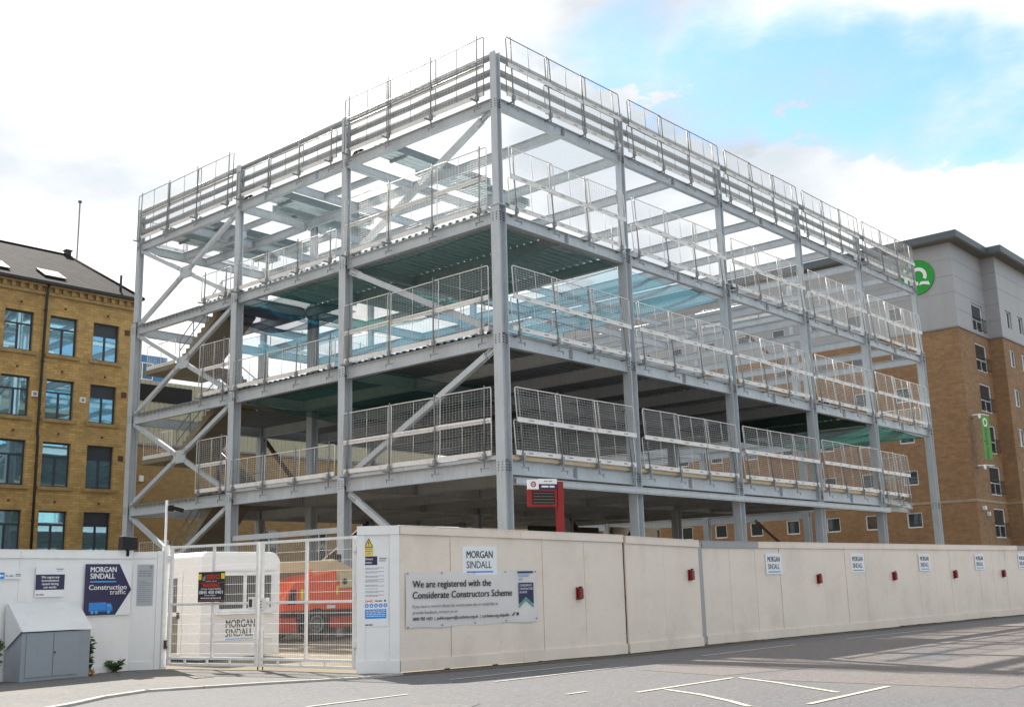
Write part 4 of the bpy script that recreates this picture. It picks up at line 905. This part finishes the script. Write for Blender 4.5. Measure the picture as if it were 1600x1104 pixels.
mb = MB(); f = Fr((-13.1, -.78), (-12.68, -.72)); mb.prism([f.P(-.01, 2.53, 0), f.P(.40, 2.53, 0), f.P(.43, 2.80, -.06), f.P(.06, 2.82, -.06)], f.n * -.16); mb.build('lamp_body', 'black', t, bevel=.015)
mb = MB(); f.box(mb, .18, .24, 2.4, 2.53, -.14, -.08); mb.build('bracket', 'black', t)
t = thing('camera_pole', 'thin white pole with a black camera behind the gate pillar', 'camera pole', (-12.0, -.75, 0))
mb = MB(); mb.tube([(-12.16, -.9, 0), (-12.16, -.9, 3.6)], .026, 8); mb.build('pole', 'gate', t)
mb = MB(); mb.box(-12.14, -12.02, -.98, -.87, 3.36, 3.5); mb.bar((-12.05, -.95, 3.44), (-11.86, -1.1, 3.37), .09, .09); mb.build('camera', 'black', t, bevel=.012)

# ---------------------------------------------------------------- gatehouse hut
t = thing('gatehouse', 'rounded white site kiosk with a wide window just inside the gate', 'kiosk', (-9.3, 1.7, 0))
HX0, HX1, HY0, HY1, HH = -10.4, -8.1, .4, 2.9, 2.55
rr = .3; pf = [(HX0, .05), (HX1, .05)] + [(HX1 - rr + math.cos(a) * rr, HH - rr + math.sin(a) * rr) for a in [R(9 * i) for i in range(11)]] + [(HX0 + .12, HH), (HX0, HH - .12)]
mb = MB(); mb.prism([(x, HY0, z) for x, z in pf], (0, HY1 - HY0, 0)); mb.build('kiosk_body', 'grp', t, bevel=.035, seg=3)
f = Fr((HX0, HY0), (HX1, HY0))
mb = MB()
for z in (.46, .98): f.box(mb, .3, 2.08, z, z + .02, .001, .02)
f.box(mb, .3, .32, .1, 1.0, .001, .02); f.box(mb, 2.06, 2.08, .1, .46, .001, .02); f.box(mb, .36, 2.12, 2.1, 2.15, .001, .05); mb.build('moulding', 'grp', t)
mb = MB()
for a, b, c, d in ((.42, 2.08, 1.13, 1.2), (.42, 2.08, 1.98, 2.05), (.42, .5, 1.2, 1.98), (2.0, 2.08, 1.2, 1.98), (1.18, 1.27, 1.2, 1.98), (1.58, 1.62, 1.2, 1.98)): f.box(mb, a, b, c, d, .001, .04)
w = mb.build('window', 'uframe', t); mb = MB(); f.box(mb, .5, 2.0, 1.2, 1.98, .002, .012); mb.build('pane', 'hglass', w)
mb = MB(); f.box(mb, .38, 2.12, 1.07, 1.128, .001, .09); mb.build('window_sill', 'uframe', t)
text('lettering', f, .72, .76, .003, 'MORGAN', .26, 'ink', t, bold=.015, width=.84); text('lettering', f, .72, .55, .003, 'SINDALL', .26, 'ink', t, bold=.004, width=.78)
mb = MB(); f.box(mb, .72, 1.5, .475, .50, .003, .006); mb.build('underline', 'lblue', t)
f2 = Fr((HX0, HY1), (HX0, HY0))
mb = MB(); f2.box(mb, .6, 1.75, .14, 2.12, .001, .03); d_ = mb.build('door', 'grp', t, bevel=.01)
mb = MB(); f2.box(mb, .75, 1.55, 1.15, 1.95, .031, .036); mb.build('door_pane', 'hglass', d_)
mb = MB(); f2.box(mb, .7, 1.62, .2, 1.05, .031, .04); mb.build('kick_panel', 'conc', d_); mb = MB(); f2.box(mb, 1.62, 1.68, 1.0, 1.14, .031, .08); mb.build('door_handle', 'black', d_)

# ---------------------------------------------------------------- boom lift
BY = 5.9
t = thing('boom_lift', 'orange boom lift with a beige arm parked behind the right gate leaf', 'boom lift', (-1.6, 7, 0))
P = lambda pts, y0, y1, mb: mb.prism([(x, y0, z) for x, z in pts], (0, y1 - y0, 0))
mb = MB(); P([(-3.85, .93), (-3.88, 1.25), (-3.72, 1.55), (-3.45, 1.85), (-2.35, 2.08), (-1.72, 2.22), (-1.70, 1.8), (.9, 1.85), (.9, .98), (-1, .95)], BY, BY + .75, mb); mb.build('engine_cover', 'orange', t, bevel=.05)
mb = MB(); P([(-3.8, .93), (-3.8, 1.3), (-3.5, 1.8), (-2.2, 2.0), (-1.7, 2.1), (.9, 1.8), (.9, .95)], BY + 1.55, BY + 2.3, mb); mb.build('engine_cover', 'orange', t, bevel=.05)
mb = MB(); mb.box(-3.4, .7, BY + .2, BY + 2.1, .8, .925); mb.build('turntable', 'black', t)
mb = MB(); mb.box(-3.9, 1.6, BY + .5, BY + 1.9, .42, .78); P([(-3.9, .3), (-3.9, .75), (-3.3, .75), (-3.2, .3)], BY + .1, BY + .5, mb); mb.box(-1.9, .6, BY + .15, BY + .5, .38, .75); mb.build('chassis', 'orangd', t, bevel=.02)
def wheel(cx, cy, dy):
    mb = MB(); r = .53; w = .36
    prof = [(r * .6, 0), (r * .9, .0), (r, .05), (r, w - .05), (r * .9, w), (r * .6, w)]
    n = 36; b = 0
    for i in range(n):
        a = 2 * math.pi * i / n; k = 1 - .05 * (i % 2)
        for q, (rr, yy) in enumerate(prof): rq = rr * (k if q in (2, 3) else 1); mb.v.append((cx + math.cos(a) * rq, cy + dy * yy, .53 + math.sin(a) * rq))
    m = len(prof)
    for i in range(n):
        for q in range(m - 1): mb.grid(0, [(i * m + q, ((i + 1) % n) * m + q, ((i + 1) % n) * m + q + 1, i * m + q + 1)])
    tw = MB(); tw.disc((cx, cy + dy * .06, .53), (0, 1, 0), .05, .01); w_ = tw.build('wheel', 'rim', t); mb.build('tyre', 'tyre', w_)
    mb = MB(); mb.tube([(cx + math.cos(a) * .25, cy + dy * .02, .53 + math.sin(a) * .25) for a in [2 * math.pi * i / 24 for i in range(24)]], .03, 6, closed=True); mb.disc((cx, cy + dy * .13, .53), (0, 1, 0), .33, .02); mb.disc((cx, cy + dy * .06, .53), (0, 1, 0), .12, .08); mb.build('rim', 'rim', w_)
for cx in (-2.55, 1.0): wheel(cx, BY - .02, 1); wheel(cx, BY + 2.35, -1)
mb = MB(); mb.bar((-4.9, BY + 1.0, 2.3), (-1.4, BY + 1.0, 2.38), .34, .34); mb.bar((-4.9, BY + 1.15, 1.75), (-3.4, BY + 1.15, 1.85), .26, .28); P([(-1.6, 1.82), (-1.6, 2.3), (-1.2, 2.6), (-.75, 2.45), (-.2, 2.2), (-.1, 1.9)], BY + .85, BY + 1.45, mb); P([(-1.62, 1.62), (-1.62, 2.1), (-.3, 2.12), (-.3, 1.7)], BY - .05, BY - .01, mb); mb.build('boom_arm', 'beige', t, bevel=.02)
mb = MB(); mb.disc((-1.45, BY - .051, 1.84), (0, -1, 0), .1, .02, 16); mb.build('pivot_pin', 'black', t); mb = MB(); mb.disc((-.75, BY - .051, 1.84), (0, -1, 0), .1, .02, 16); mb.build('pivot_pin', 'black', t); mb = MB(); mb.box(-1.05, -.8, BY + .9, BY + 1.3, 2.5, 2.75); mb.build('boom_sensor', 'black', t)
mb = MB(); P([(-3.7, 1.15), (-3.6, 1.6), (-3.38, 1.62), (-3.38, 1.15)], BY - .012, BY - .003, mb); mb.build('grille', 'black', t); mb = MB(); P([(-1.0, 1.28), (-.85, 1.6), (-.65, 1.6), (-.6, 1.28)], BY - .012, BY - .003, mb); mb.build('grille', 'black', t); mb = MB(); P([(-.5, 1.28), (-.35, 1.6), (-.25, 1.6), (-.2, 1.28)], BY - .012, BY - .003, mb); mb.build('grille', 'black', t); mb = MB(); mb.box(-3.3, 1.4, BY + .05, BY + .12, .78, .93); mb.build('gap_shade_strip', 'black', t)  # last black strip stands for shade in the gap under the covers
mb = MB(); mb.box(-3.2, -3.08, BY - .009, BY - .002, 1.3, 1.62); mb.box(-1.75, -1.5, BY - .009, BY - .002, 1.65, 1.7); mb.box(-1.75, -1.68, BY - .009, BY - .002, 1.42, 1.65); mb.build('yellow_label', 'yellow', t)
mb = MB(); mb.box(-3.05, -2.9, BY - .009, BY - .002, 1.45, 1.6); mb.box(-.9, .6, BY - .009, BY - .002, 1.0, 1.06); mb.box(-2.15, -1.8, BY - .009, BY - .002, 1.0, 1.1); mb.build('white_label', 'signw', t)
mb = MB(); mb.tube([(-2.5, BY + .4, 2.03), (-2.5, BY + .4, 2.25)], .06, 8); mb.build('beacon', 'orange', t)

# ---------------------------------------------------------------- red bus stop display
t = thing('bus_stop_display', 'red bus stop post with a dark departure display behind the cream hoarding', 'bus stop', (-5.2, -6.2, 0))
f = Fr((-5.96, -6.25), (-5.08, -6.25))
f = Fr((-5.95, -5.78), (-5.2, -6.62)); f.n = f.u.cross(Z3)
f = Fr((-5.95, -6.0), (-5.12, -6.42)); L = f.L
mb = MB(); f.box(mb, L - .17, L - .02, 0, 3.93, -.12, .06); mb.build('post', 'red', t, bevel=.01)
mb = MB(); f.box(mb, .02, L - .173, 3.34, 3.74, -.06, .04); mb.build('display_housing', 'red', t, bevel=.01)
mb = MB(); f.box(mb, .12, L - .25, 3.40, 3.70, .041, .046); mb.build('display_screen', 'black', t)
mb = MB()
for i in range(4): f.box(mb, .14, L - .27, 3.425 + i * .07, 3.455 + i * .07, .0465, .048)
mb.build('display_rows', mat('display_row', (.09, .085, .06), .5), t)
mb = MB(); f.box(mb, .02, .29, 3.745, 3.97, -.02, .04); mb.build('emblem_plate', 'signw', t)
mb = MB(); mb.tube([f.P(.155 + math.cos(a) * .055, 3.86 + math.sin(a) * .055, .043) for a in [2 * math.pi * i / 20 for i in range(20)]], .012, 5, closed=True); mb.build('emblem_ring', 'red', t)
text('emblem_letter', f, .155, 3.835, .042, 'M', .07, 'red', t, bold=.02, align='CENTER')
mb = MB(); f.box(mb, .295, L - .173, 3.87, 3.99, -.02, .04); mb.build('header_plate', 'signw', t)
mb = MB(); f.box(mb, .295, L - .173, 3.745, 3.868, -.02, .04); mb.build('name_plate', 'navy', t)
mb = MB(); dashes(f, mb, .36, L - .24, 3.79, .04, .041, 2); mb.build('name_print', 'signw', t)
mb = MB(); dashes(f, mb, .42, L - .3, 3.92, .025, .041, 2); mb.build('header_print', 'inkg', t)

# ---------------------------------------------------------------- stone mill at the left
def window(parent, f, u0, u1, z0, z1, n, m_f, m_g, fw=.06, mull=(.5,), trans=(), sill=None, blind=False):
    mb = MB()
    f.box(mb, u0, u1, z0, z0 + fw, n, n + .06); f.box(mb, u0, u1, z1 - fw, z1, n, n + .06); f.box(mb, u0, u0 + fw, z0 + fw, z1 - fw, n, n + .06); f.box(mb, u1 - fw, u1, z0 + fw, z1 - fw, n, n + .06)
    tz = [z0 + (z1 - z0) * k for k in trans]
    for k in mull: u = u0 + (u1 - u0) * k; f.box(mb, u - fw * .6, u + fw * .6, z0 + fw, (tz[0] - fw / 2) if tz else z1 - fw, n, n + .06)
    for z in tz: f.box(mb, u0 + fw, u1 - fw, z - fw / 2, z + fw / 2, n, n + .06)
    w = mb.build('window', m_f, parent)
    mb = MB(); q = V(f.n) * 0; f.box(mb, u0 + fw * .6, u1 - fw * .6, z0 + fw * .6, (tz[0] if blind else z1 - fw * .6), n + .01, n + .02); mb.build('pane', m_g, w)
    if blind:
        mb = MB(); f.box(mb, u0 + fw * .6, u1 - fw * .6, tz[0], z1 - fw * .6, n + .012, n + .03); mb.build('blank_panel', 'frame', w)
    if sill:
        mb = MB(); f.box(mb, u0 - .18, u1 + .18, z0 - .17, z0 - .003, n + .05, -n * 0 + .1); mb.build('window_sill', sill, w)
ML = thing('stone_mill', 'yellow stone mill with tall dark framed windows and a slate hipped roof', 'building', (-3, 28, 0))
mx0, mx1, my, mz = -14.0, 3.15, 28.0, 16.35
f = Fr((mx0, my), (mx1, my))
rows = [(12.97, 14.87), (9.86, 11.76), (6.66, 8.75), (3.5, 5.53)]; cols = [-12.38, -10.15, -7.92, -5.68, -3.45, -1.27, .94]
ops = [(c - mx0, c - mx0 + 1.38, a, b) for c in cols for a, b in rows]
mb = MB(); wall_open(mb, (mx0, my, 0), X3, mx1 - mx0, mz, -Y3, ops, .22)
mb.face([(mx1, my, 0), (mx1, my + 14, 0), (mx1, my + 14, mz), (mx1, my, mz)]); mb.face([(mx0, my + 14, 0), (mx0, my, 0), (mx0, my, mz), (mx0, my + 14, mz)]); mb.face([(mx1, my + 14, 0), (mx0, my + 14, 0), (mx0, my + 14, mz), (mx1, my + 14, mz)])
mb.build('wall', 'stone', ML)
for c in cols:
    for a, b in rows: window(ML, f, c - mx0, c - mx0 + 1.38, a, b, -.2, 'frame', 'glassm', .075, (.5,), (.68,), 'sill', blind=(c == .94))
mb = MB(); mb.box(mx0, mx1 + .06, my - .12, my - .004, mz - .55, mz - .4)
x = mx0 + .2
while x < mx1: mb.box(x, x + .18, my - .16, my - .004, mz - .4, mz - .16); x += .42
mb.box(mx0, mx1 + .06, my - .2, my - .004, mz - .16, mz); mb.build('cornice', 'sill', ML)
mb = MB(); mb.box(mx0 - .2, mx1 + .2, my - .36, my - .205, mz - .06, mz + .08); mb.build('gutter', 'pipe', ML)
ry, rz, rx = my + 6.2, 20.0, 2.35; rx = -.9 + 3.3
ex = .28
RX = mx1 - 0.75
mb = MB()
a, b_, c_, d_ = V((mx0, my - ex, mz + .08)), V((mx1 + ex, my - ex, mz + .08)), V((RX, ry, rz)), V((mx0, ry, rz)); e_, g_ = V((mx1 + ex, my + 14 + ex, mz + .08)), V((mx0, my + 14 + ex, mz + .08)); h_ = V((RX, my + 7.8, rz))
for fc_ in ([a, b_, c_, d_], [b_, e_, h_, c_], [e_, g_, V((mx0, my + 7.8, rz)), h_], [d_, c_, h_, V((mx0, my + 7.8, rz))]): mb.face(fc_)
mb.build('roof', 'slate', ML); roof_o = [o for o in ML.children if o.name.startswith('roof')][0]
mb = MB(); mb.tube([b_, c_], .09, 6); mb.tube([c_, d_], .09, 6); mb.build('ridge_tiles', 'slate', roof_o)
def onroof(x, t): return V((x, my - ex + (ry - my + ex) * t, mz + .08 + (rz - mz - .08) * t))
nr = V((0, -(rz - mz), (ry - my + ex))).normalized()
for x0, x1 in ((-4.3, -3.15), (-1.45, -.35)):
    mb = MB(); o = onroof(x0, .12) + nr * .03; mb.obox(o, V((x1 - x0, 0, 0)), (onroof(x0, .28) - onroof(x0, .12)), nr * .08); sk = mb.build('skylight', 'frame', roof_o)
    mb = MB(); o = onroof(x0 + .1, .145) + nr * .112; mb.obox(o, V((x1 - x0 - .2, 0, 0)), (onroof(x0, .262) - onroof(x0, .145)), nr * .012); mb.build('skylight_pane', mat('skylight_glass', (.6, .62, .63), .05, var=.02), sk)
mb = MB(); mb.box(RX - .12, RX + .16, ry - .14, ry + .14, rz - .5, rz + .22); mb.box(RX - .17, RX + .21, ry - .19, ry + .19, rz + .221, rz + .3); mb.build('roof_vent', 'pipe', roof_o)
mb = MB(); mb.tube([(2.55, my + .5, mz + .3), (2.55, my + .5, mz + 1.35)], .06, 8); mb.build('vent_pipe', 'pipe', roof_o)
mb = MB(); mb.tube([(-1.58, my - .12, 0), (-1.58, my - .12, 8.9), (-1.62, my - .12, 9.1), (-1.56, my - .12, 15.7), (-1.56, my - .26, 16.3)], .06, 8); [mb.disc((-1.58, my - .12, z), Z3, .085, .08, 10) for z in (2.5, 5, 7.5, 10, 12.5, 15)]; mb.build('downpipe', 'pipe', ML)
mb = MB(); [mb.box(x - .14, x + .14, my - .02, my - .002, z - .14, z + .14) for x, z in ((2.75, 14.6), (2.72, 11.4), (2.7, 8.2))]; mb.build('vent_grille', 'rust', ML)
for x, z in ((-1.85, 10.95), (.53, 10.9)):
    mb = MB(); mb.box(x - .13, x + .13, my - .12, my - .002, z - .13, z + .13); v_ = mb.build('vent_box', 'uframe', ML); mb = MB(); mb.box(x - .08, x + .08, my - .124, my - .1205, z - .08, z + .08); mb.build('vent_louvre', 'inkg', v_)
mb = MB(); [mb.disc((c + .72, my - .003, b + .42), -Y3, .05, .06, 10) for c in cols for a, b in rows]; mb.build('wall_ties', 'rust', ML)
t = thing('radio_mast', 'thin white mast standing beyond the mill roof', 'mast', (6, 44, 0))
mb = MB(); mb.tube([(6.1, 40.5, 0), (6.1, 40.5, 25.6)], .05, 6); mb.build('mast_pole', 'pole', t); mb = MB(); mb.disc((6.1, 40.5, 25.6), Z3, .12, .1, 8); mb.build('mast_cap', 'bolt', t)

# ---------------------------------------------------------------- shed behind the frame
SH = thing('clad_shed', 'buff brick shed with cream corrugated cladding above, seen through the stair bay', 'building', (18, 36, 0))
sx0, sx1, sy = 4.0, 32.5, 36.0
f = Fr((sx0, sy), (sx1, sy))
mb = MB(); wops = [(a, a + 1.3, 3.2, 5.4) for a in (13, 17, 21)]; wall_open(mb, (sx0, sy, 0), X3, sx1 - sx0, 10.25, -Y3, wops, .15); mb.face([(sx1, sy, 0), (sx1, sy + 14, 0), (sx1, sy + 14, 10.25), (sx1, sy, 10.25)]); mb.face([(sx0, sy + 14, 0), (sx0, sy, 0), (sx0, sy, 10.25), (sx0, sy + 14, 10.25)]); mb.build('wall', 'shedbrick', SH)
for o in wops: window(SH, f, o[0], o[1], o[2], o[3], -.13, 'uframe', 'glass')
def corr(mb, p0, d, L, z0, z1, n):
    p0, d, n = V(p0), V(d), V(n); prof = []; u = 0
    while u < L: prof += [(u, 0), (u + .18, 0), (u + .21, .04), (u + .30, .04), (u + .33, 0)]; u += .33
    for a, b in zip(prof, prof[1:]):
        if b[0] <= a[0]: continue
        mb.face([p0 + d * a[0] + n * a[1] + Z3 * z0, p0 + d * b[0] + n * b[1] + Z3 * z0, p0 + d * b[0] + n * b[1] + Z3 * z1, p0 + d * a[0] + n * a[1] + Z3 * z1])
mb = MB(); corr(mb, (sx0, sy - .05, 0), X3, sx1 - sx0, 10.2, 14.0, -Y3); corr(mb, (sx1 + .05, sy, 0), Y3, 14, 10.2, 14.0, X3); mb.face([(sx0, sy - .02, 14), (sx1, sy - .02, 14), (sx1, sy + 14, 14.8), (sx0, sy + 14, 14.8)]); mb.build('cladding', 'clad', SH)
mb = MB(); f.box(mb, 4.1, 7.6, 12.75, 13.75, .045, .12); mb.build('louvre_strip', 'dark', SH)
mb = MB(); f.box(mb, 0, f.L, 10.12, 10.24, .05, .12); mb.build('drip_trim', 'inkg', SH)
mb = MB(); f.box(mb, 9.6, 9.72, 0, 10.1, .002, .12); mb.build('downpipe', 'pipe', SH)
mb = MB(); f.box(mb, 4.3, 4.6, 8.0, 8.35, .002, .1); mb.build('vent_box', 'uframe', SH)
BB = thing('blue_block', 'blue clad block rising behind the corrugated shed beside the stair', 'building', (9, 52, 0))
f = Fr((4, 52), (19.5, 52)); mb = MB(); mb.box(4, 19.5, 52, 62, 0, 19.3); mb.build('wall', 'bluec', BB)
for i in range(6):
    for z in (13.2, 15.4, 17.4): window(BB, f, .5 + i * 2.4, 2.3 + i * 2.4, z, z + 1.3, .002, 'uframe', 'glass')

# ---------------------------------------------------------------- student block at the right
IQ = thing('apartment_block', 'brown brick apartment block with grey clad top floor and green round logo', 'building', (60, 10, 0))
zb, zt = 17.7, 23.45
cxs, cy0, cx1, cy1 = 48.0, 2.25, 53.9, 1.3
fF = Fr((cxs, 48), (cxs, cy0)); fS = Fr((cxs, cy0), (cx1, cy0)); fW = Fr((cx1, cy1), (92, cy1)); fK = Fr((cx1, cy0), (cx1, cy1))
st = [3.8 + 2.81 * k for k in range(6)]
fops = []
for k in range(7):
    for y in (6.85, 9.75, 12.65, 15.75, 18.7, 21.7, 24.7, 27.7):
        u = 48 - y; fops.append((u - .1, u + .95, 1.79 + 2.81 * k, 2.80 + 2.81 * k))
sops = [(2.95, 5.15, z, z + 1.95) for z in st]
wops = [(1.1 + i * 2.6, 2.3 + i * 2.6, z + .65, z + 1.9) for z in st for i in range(6)]
lo = lambda O: [o for o in O if o[3] < zb]; hi = lambda O: [(a, b, c - zb, d - zb) for a, b, c, d in O if c > zb]
mb = MB()
wall_open(mb, fF.P(0, 0), fF.u, fF.L, zb, fF.n, lo(fops), .15); wall_open(mb, fS.P(0, 0), fS.u, fS.L, zb, fS.n, lo(sops), .15); wall_open(mb, fW.P(0, 0), fW.u, fW.L, zb, fW.n, lo(wops), .15); wall_open(mb, fK.P(0, 0), fK.u, fK.L, zb, fK.n, [], .15)
mb.build('wall', 'iqbrick', IQ)
mb = MB()
E = .04
for fr, O in ((fF, fops), (fS, sops), (fW, wops), (fK, [])):
    ext = {id(fF): (0, E), id(fS): (-E, 0), id(fW): (-E, 0), id(fK): (0, E)}[id(fr)]
    wall_open(mb, fr.P(ext[0], zb, E), fr.u, fr.L - ext[0] + ext[1], zt - zb, fr.n, [(a - ext[0], b - ext[0], c, d) for a, b, c, d in hi(O)], .18)
mb.build('cladding', 'panel', IQ)
mb = MB()   # panel joints and drip
for fr, ext in ((fF, (0, E)), (fS, (-E, 0)), (fW, (-E, 0)), (fK, (0, E))):
    fr.box(mb, ext[0], fr.L + ext[1], zb - .1, zb + .0, .003, .07)
    for z in (18.85, 20.0, 21.15, 22.3):
        segs = [(ext[0], fr.L + ext[1])]
        if fr is fS: segs = [(ext[0], 2.9), (5.2, fr.L)] if z < 20 else segs
        if fr is fW and z < 20.3: continue
        if fr is fF and z < 20.0: segs = []
        for a, b in segs: fr.box(mb, a, b, z, z + .03, E + .001, E + .008)
mb.build('panel_joints', 'inkg', IQ)
mb = MB()
for fr in (fF, fS, fW, fK): fr.box(mb, 0, fr.L, 6.08, 6.25, .002, .03)
mb.build('stone_band', mat('pale_band', (.36, .29, .21), .85, stain=(.2, .16, .11), stain_amt=.5), IQ)
for o in fops: window(IQ, fF, *o, -.13 if o[3] < zb else -.1, 'uframe', 'glass', .08, ())
for o in sops:
    window(IQ, fS, *o, -.12, 'uframe', 'glass', .09, (.5,), (.42,)); mb = MB()
    for z in (o[2] + .12, o[2] + .95): fS.box(mb, o[0] - .06, o[1] + .25, z, z + .04, .1, .14)
    n = 12
    for i in range(n + 1): u = o[0] - .05 + (o[1] - o[0] + .28) * i / n; fS.box(mb, u - .008, u + .008, o[2] + .16, o[2] + .95, .11, .13)
    mb.build('balcony_rail', 'pipe', IQ)
for o in wops: window(IQ, fW, *o, -.12, 'uframe', 'glass', .07, (.38,))
ov = .75
pl = [(cxs - ov, 49), (cxs - ov, cy0 - ov), (cx1 - ov, cy0 - ov), (cx1 - ov, cy1 - ov), (93, cy1 - ov), (93, 49)]
mb = MB(); mb.prism([(x, y, zt + .02) for x, y in pl], (0, 0, .06)); mb.build('roof_soffit', 'soffit', IQ)
mb = MB(); mb.prism([(x, y, zt + .083) for x, y in [(cxs - ov - .05, 49.05), (cxs - ov - .05, cy0 - ov - .05), (cx1 - ov - .05, cy0 - ov - .05), (cx1 - ov - .05, cy1 - ov - .05), (93.05, cy1 - ov - .05), (93.05, 49.05)]], (0, 0, .48)); mb.build('roof', 'roofg', IQ)
# round logo
t = thing('logo_sign', 'round green logo disc on the grey clad gable beside the frame', 'logo sign', fF.P(43.3, 21.45, .06))
uc, zc = 48 - 4.62, 21.45
mb = MB(); mb.disc(fF.P(uc, zc, .05), fF.n, 1.22, .08, 48); mb.build('disc', 'green', t)
mb = MB()
ring = []
for k in range(23):
    a = R(-28) + R(296) * k / 22; ring.append((a, .52))
for (a0, _), (a1, _) in zip(ring, ring[1:]):
    fF.poly(mb, [(uc + .12 + math.cos(a0) * .38, zc + .05 + math.sin(a0) * .38), (uc + .12 + math.cos(a0) * .62, zc + .05 + math.sin(a0) * .62), (uc + .12 + math.cos(a1) * .62, zc + .05 + math.sin(a1) * .62), (uc + .12 + math.cos(a1) * .38, zc + .05 + math.sin(a1) * .38)], .132, .145)
fF.poly(mb, [(uc + .12, zc - .58), (uc + .3, zc - .34), (uc + .82, zc - .42), (uc + .9, zc - .68), (uc + .45, zc - .55)], .132, .147); fF.box(mb, uc - .82, uc - .60, zc - .55, zc + .35, .132, .146); fF.box(mb, uc - .82, uc - .60, zc + .5, zc + .72, .132, .146); mb.build('letters', 'signw', t)
# hanging banner
t = thing('hanging_banner', 'narrow green banner projecting from the brown brick apartment block', 'banner', (49.3, 1.7, 8.6))
fbn = Fr((47.75, 1.35), (49.1, 1.15))
mb = MB(); fbn.box(mb, 0, 1.0, 8.72, 11.52, -.012, .012); mb.build('banner_cloth', 'bgreen', t)
me = text_mesh('Arkwright House', .62, bold=.006, width=2.0, ext=.002); me.materials.clear(); me.materials.append(M['ink']); off = V(ORG[t.name]); P0 = fbn.P(.26, 10.75, .014)
for v in me.vertices: c = v.co.copy(); v.co = P0 - Z3 * c.x + fbn.u * c.y + fbn.n * c.z - off
put('lettering', me, t)
mb = MB(); mb.disc(fbn.P(.45, 11.1, .013), fbn.n, .28, .004, 24); mb.build('badge', 'signw', t)
mb = MB(); mb.disc(fbn.P(.45, 11.1, .0175), fbn.n, .17, .004, 24); mb.build('badge_centre', 'bgreen', t)
mb = MB()
for z in (11.58, 8.3): mb.tube([V((49.0, 2.24, z)), fbn.P(-.2, z, 0) + V((0, .4, 0)), fbn.P(-.1, z, 0), fbn.P(1.05, z + .02, 0)], .045, 6); mb.disc(fbn.P(-.2, z - .12, .0), fbn.n, .16, .03, 12)
mb.build('banner_arm', 'uframe', t)
t = thing('wall_lamp', 'small white security lamp low on the apartment block corner', 'wall lamp', (48.9, 2.1, 5.6))
mb = MB(); mb.box(48.75, 49.0, 2.0, 2.24, 5.55, 5.8); mb.build('lamp_body', 'uframe', t, bevel=.02); mb = MB(); mb.box(49.6, 49.75, 2.05, 2.24, 5.2, 5.45); mb.build('sensor', 'uframe', t)
# tree far behind, seen under the first deck
def tree(label, c, h, rad, seed):
    r = random.Random(seed); t = thing('leafy_tree', label, 'tree', c); c = V(c); mb = MB(); mb.tube([c, c + Z3 * h * .45, c + V((.2, .1, h * .8))], .16, 7)
    for k in range(6): a = r.uniform(0, 6.28); mb.tube([c + Z3 * h * .4, c + V((math.cos(a) * rad * .7, math.sin(a) * rad * .7, h * r.uniform(.6, .9)))], .06, 5)
    mb.build('trunk', 'bark', t); mb = MB()
    cl = [c + V((r.gauss(0, .45) * rad, r.gauss(0, .45) * rad, h * r.uniform(.45, 1))) for _ in range(26)]
    for q in cl:
        for _ in range(110):
            p = q + V((r.gauss(0, 1), r.gauss(0, 1), r.gauss(0, .8))) * rad * .17; d = V((r.gauss(0, 1), r.gauss(0, 1), r.gauss(0, 1))).normalized(); l = .28 * r.uniform(.6, 1.3); w = d.orthogonal().normalized() * l * .35; mb.face([p, p + d * l * .5 + w, p + d * l, p + d * l * .5 - w])
    mb.build('crown', 'leaf', t)
tree('green tree glimpsed far behind the ground storey of the frame', (45, 33.5, 0), 8, 2.6, 2)
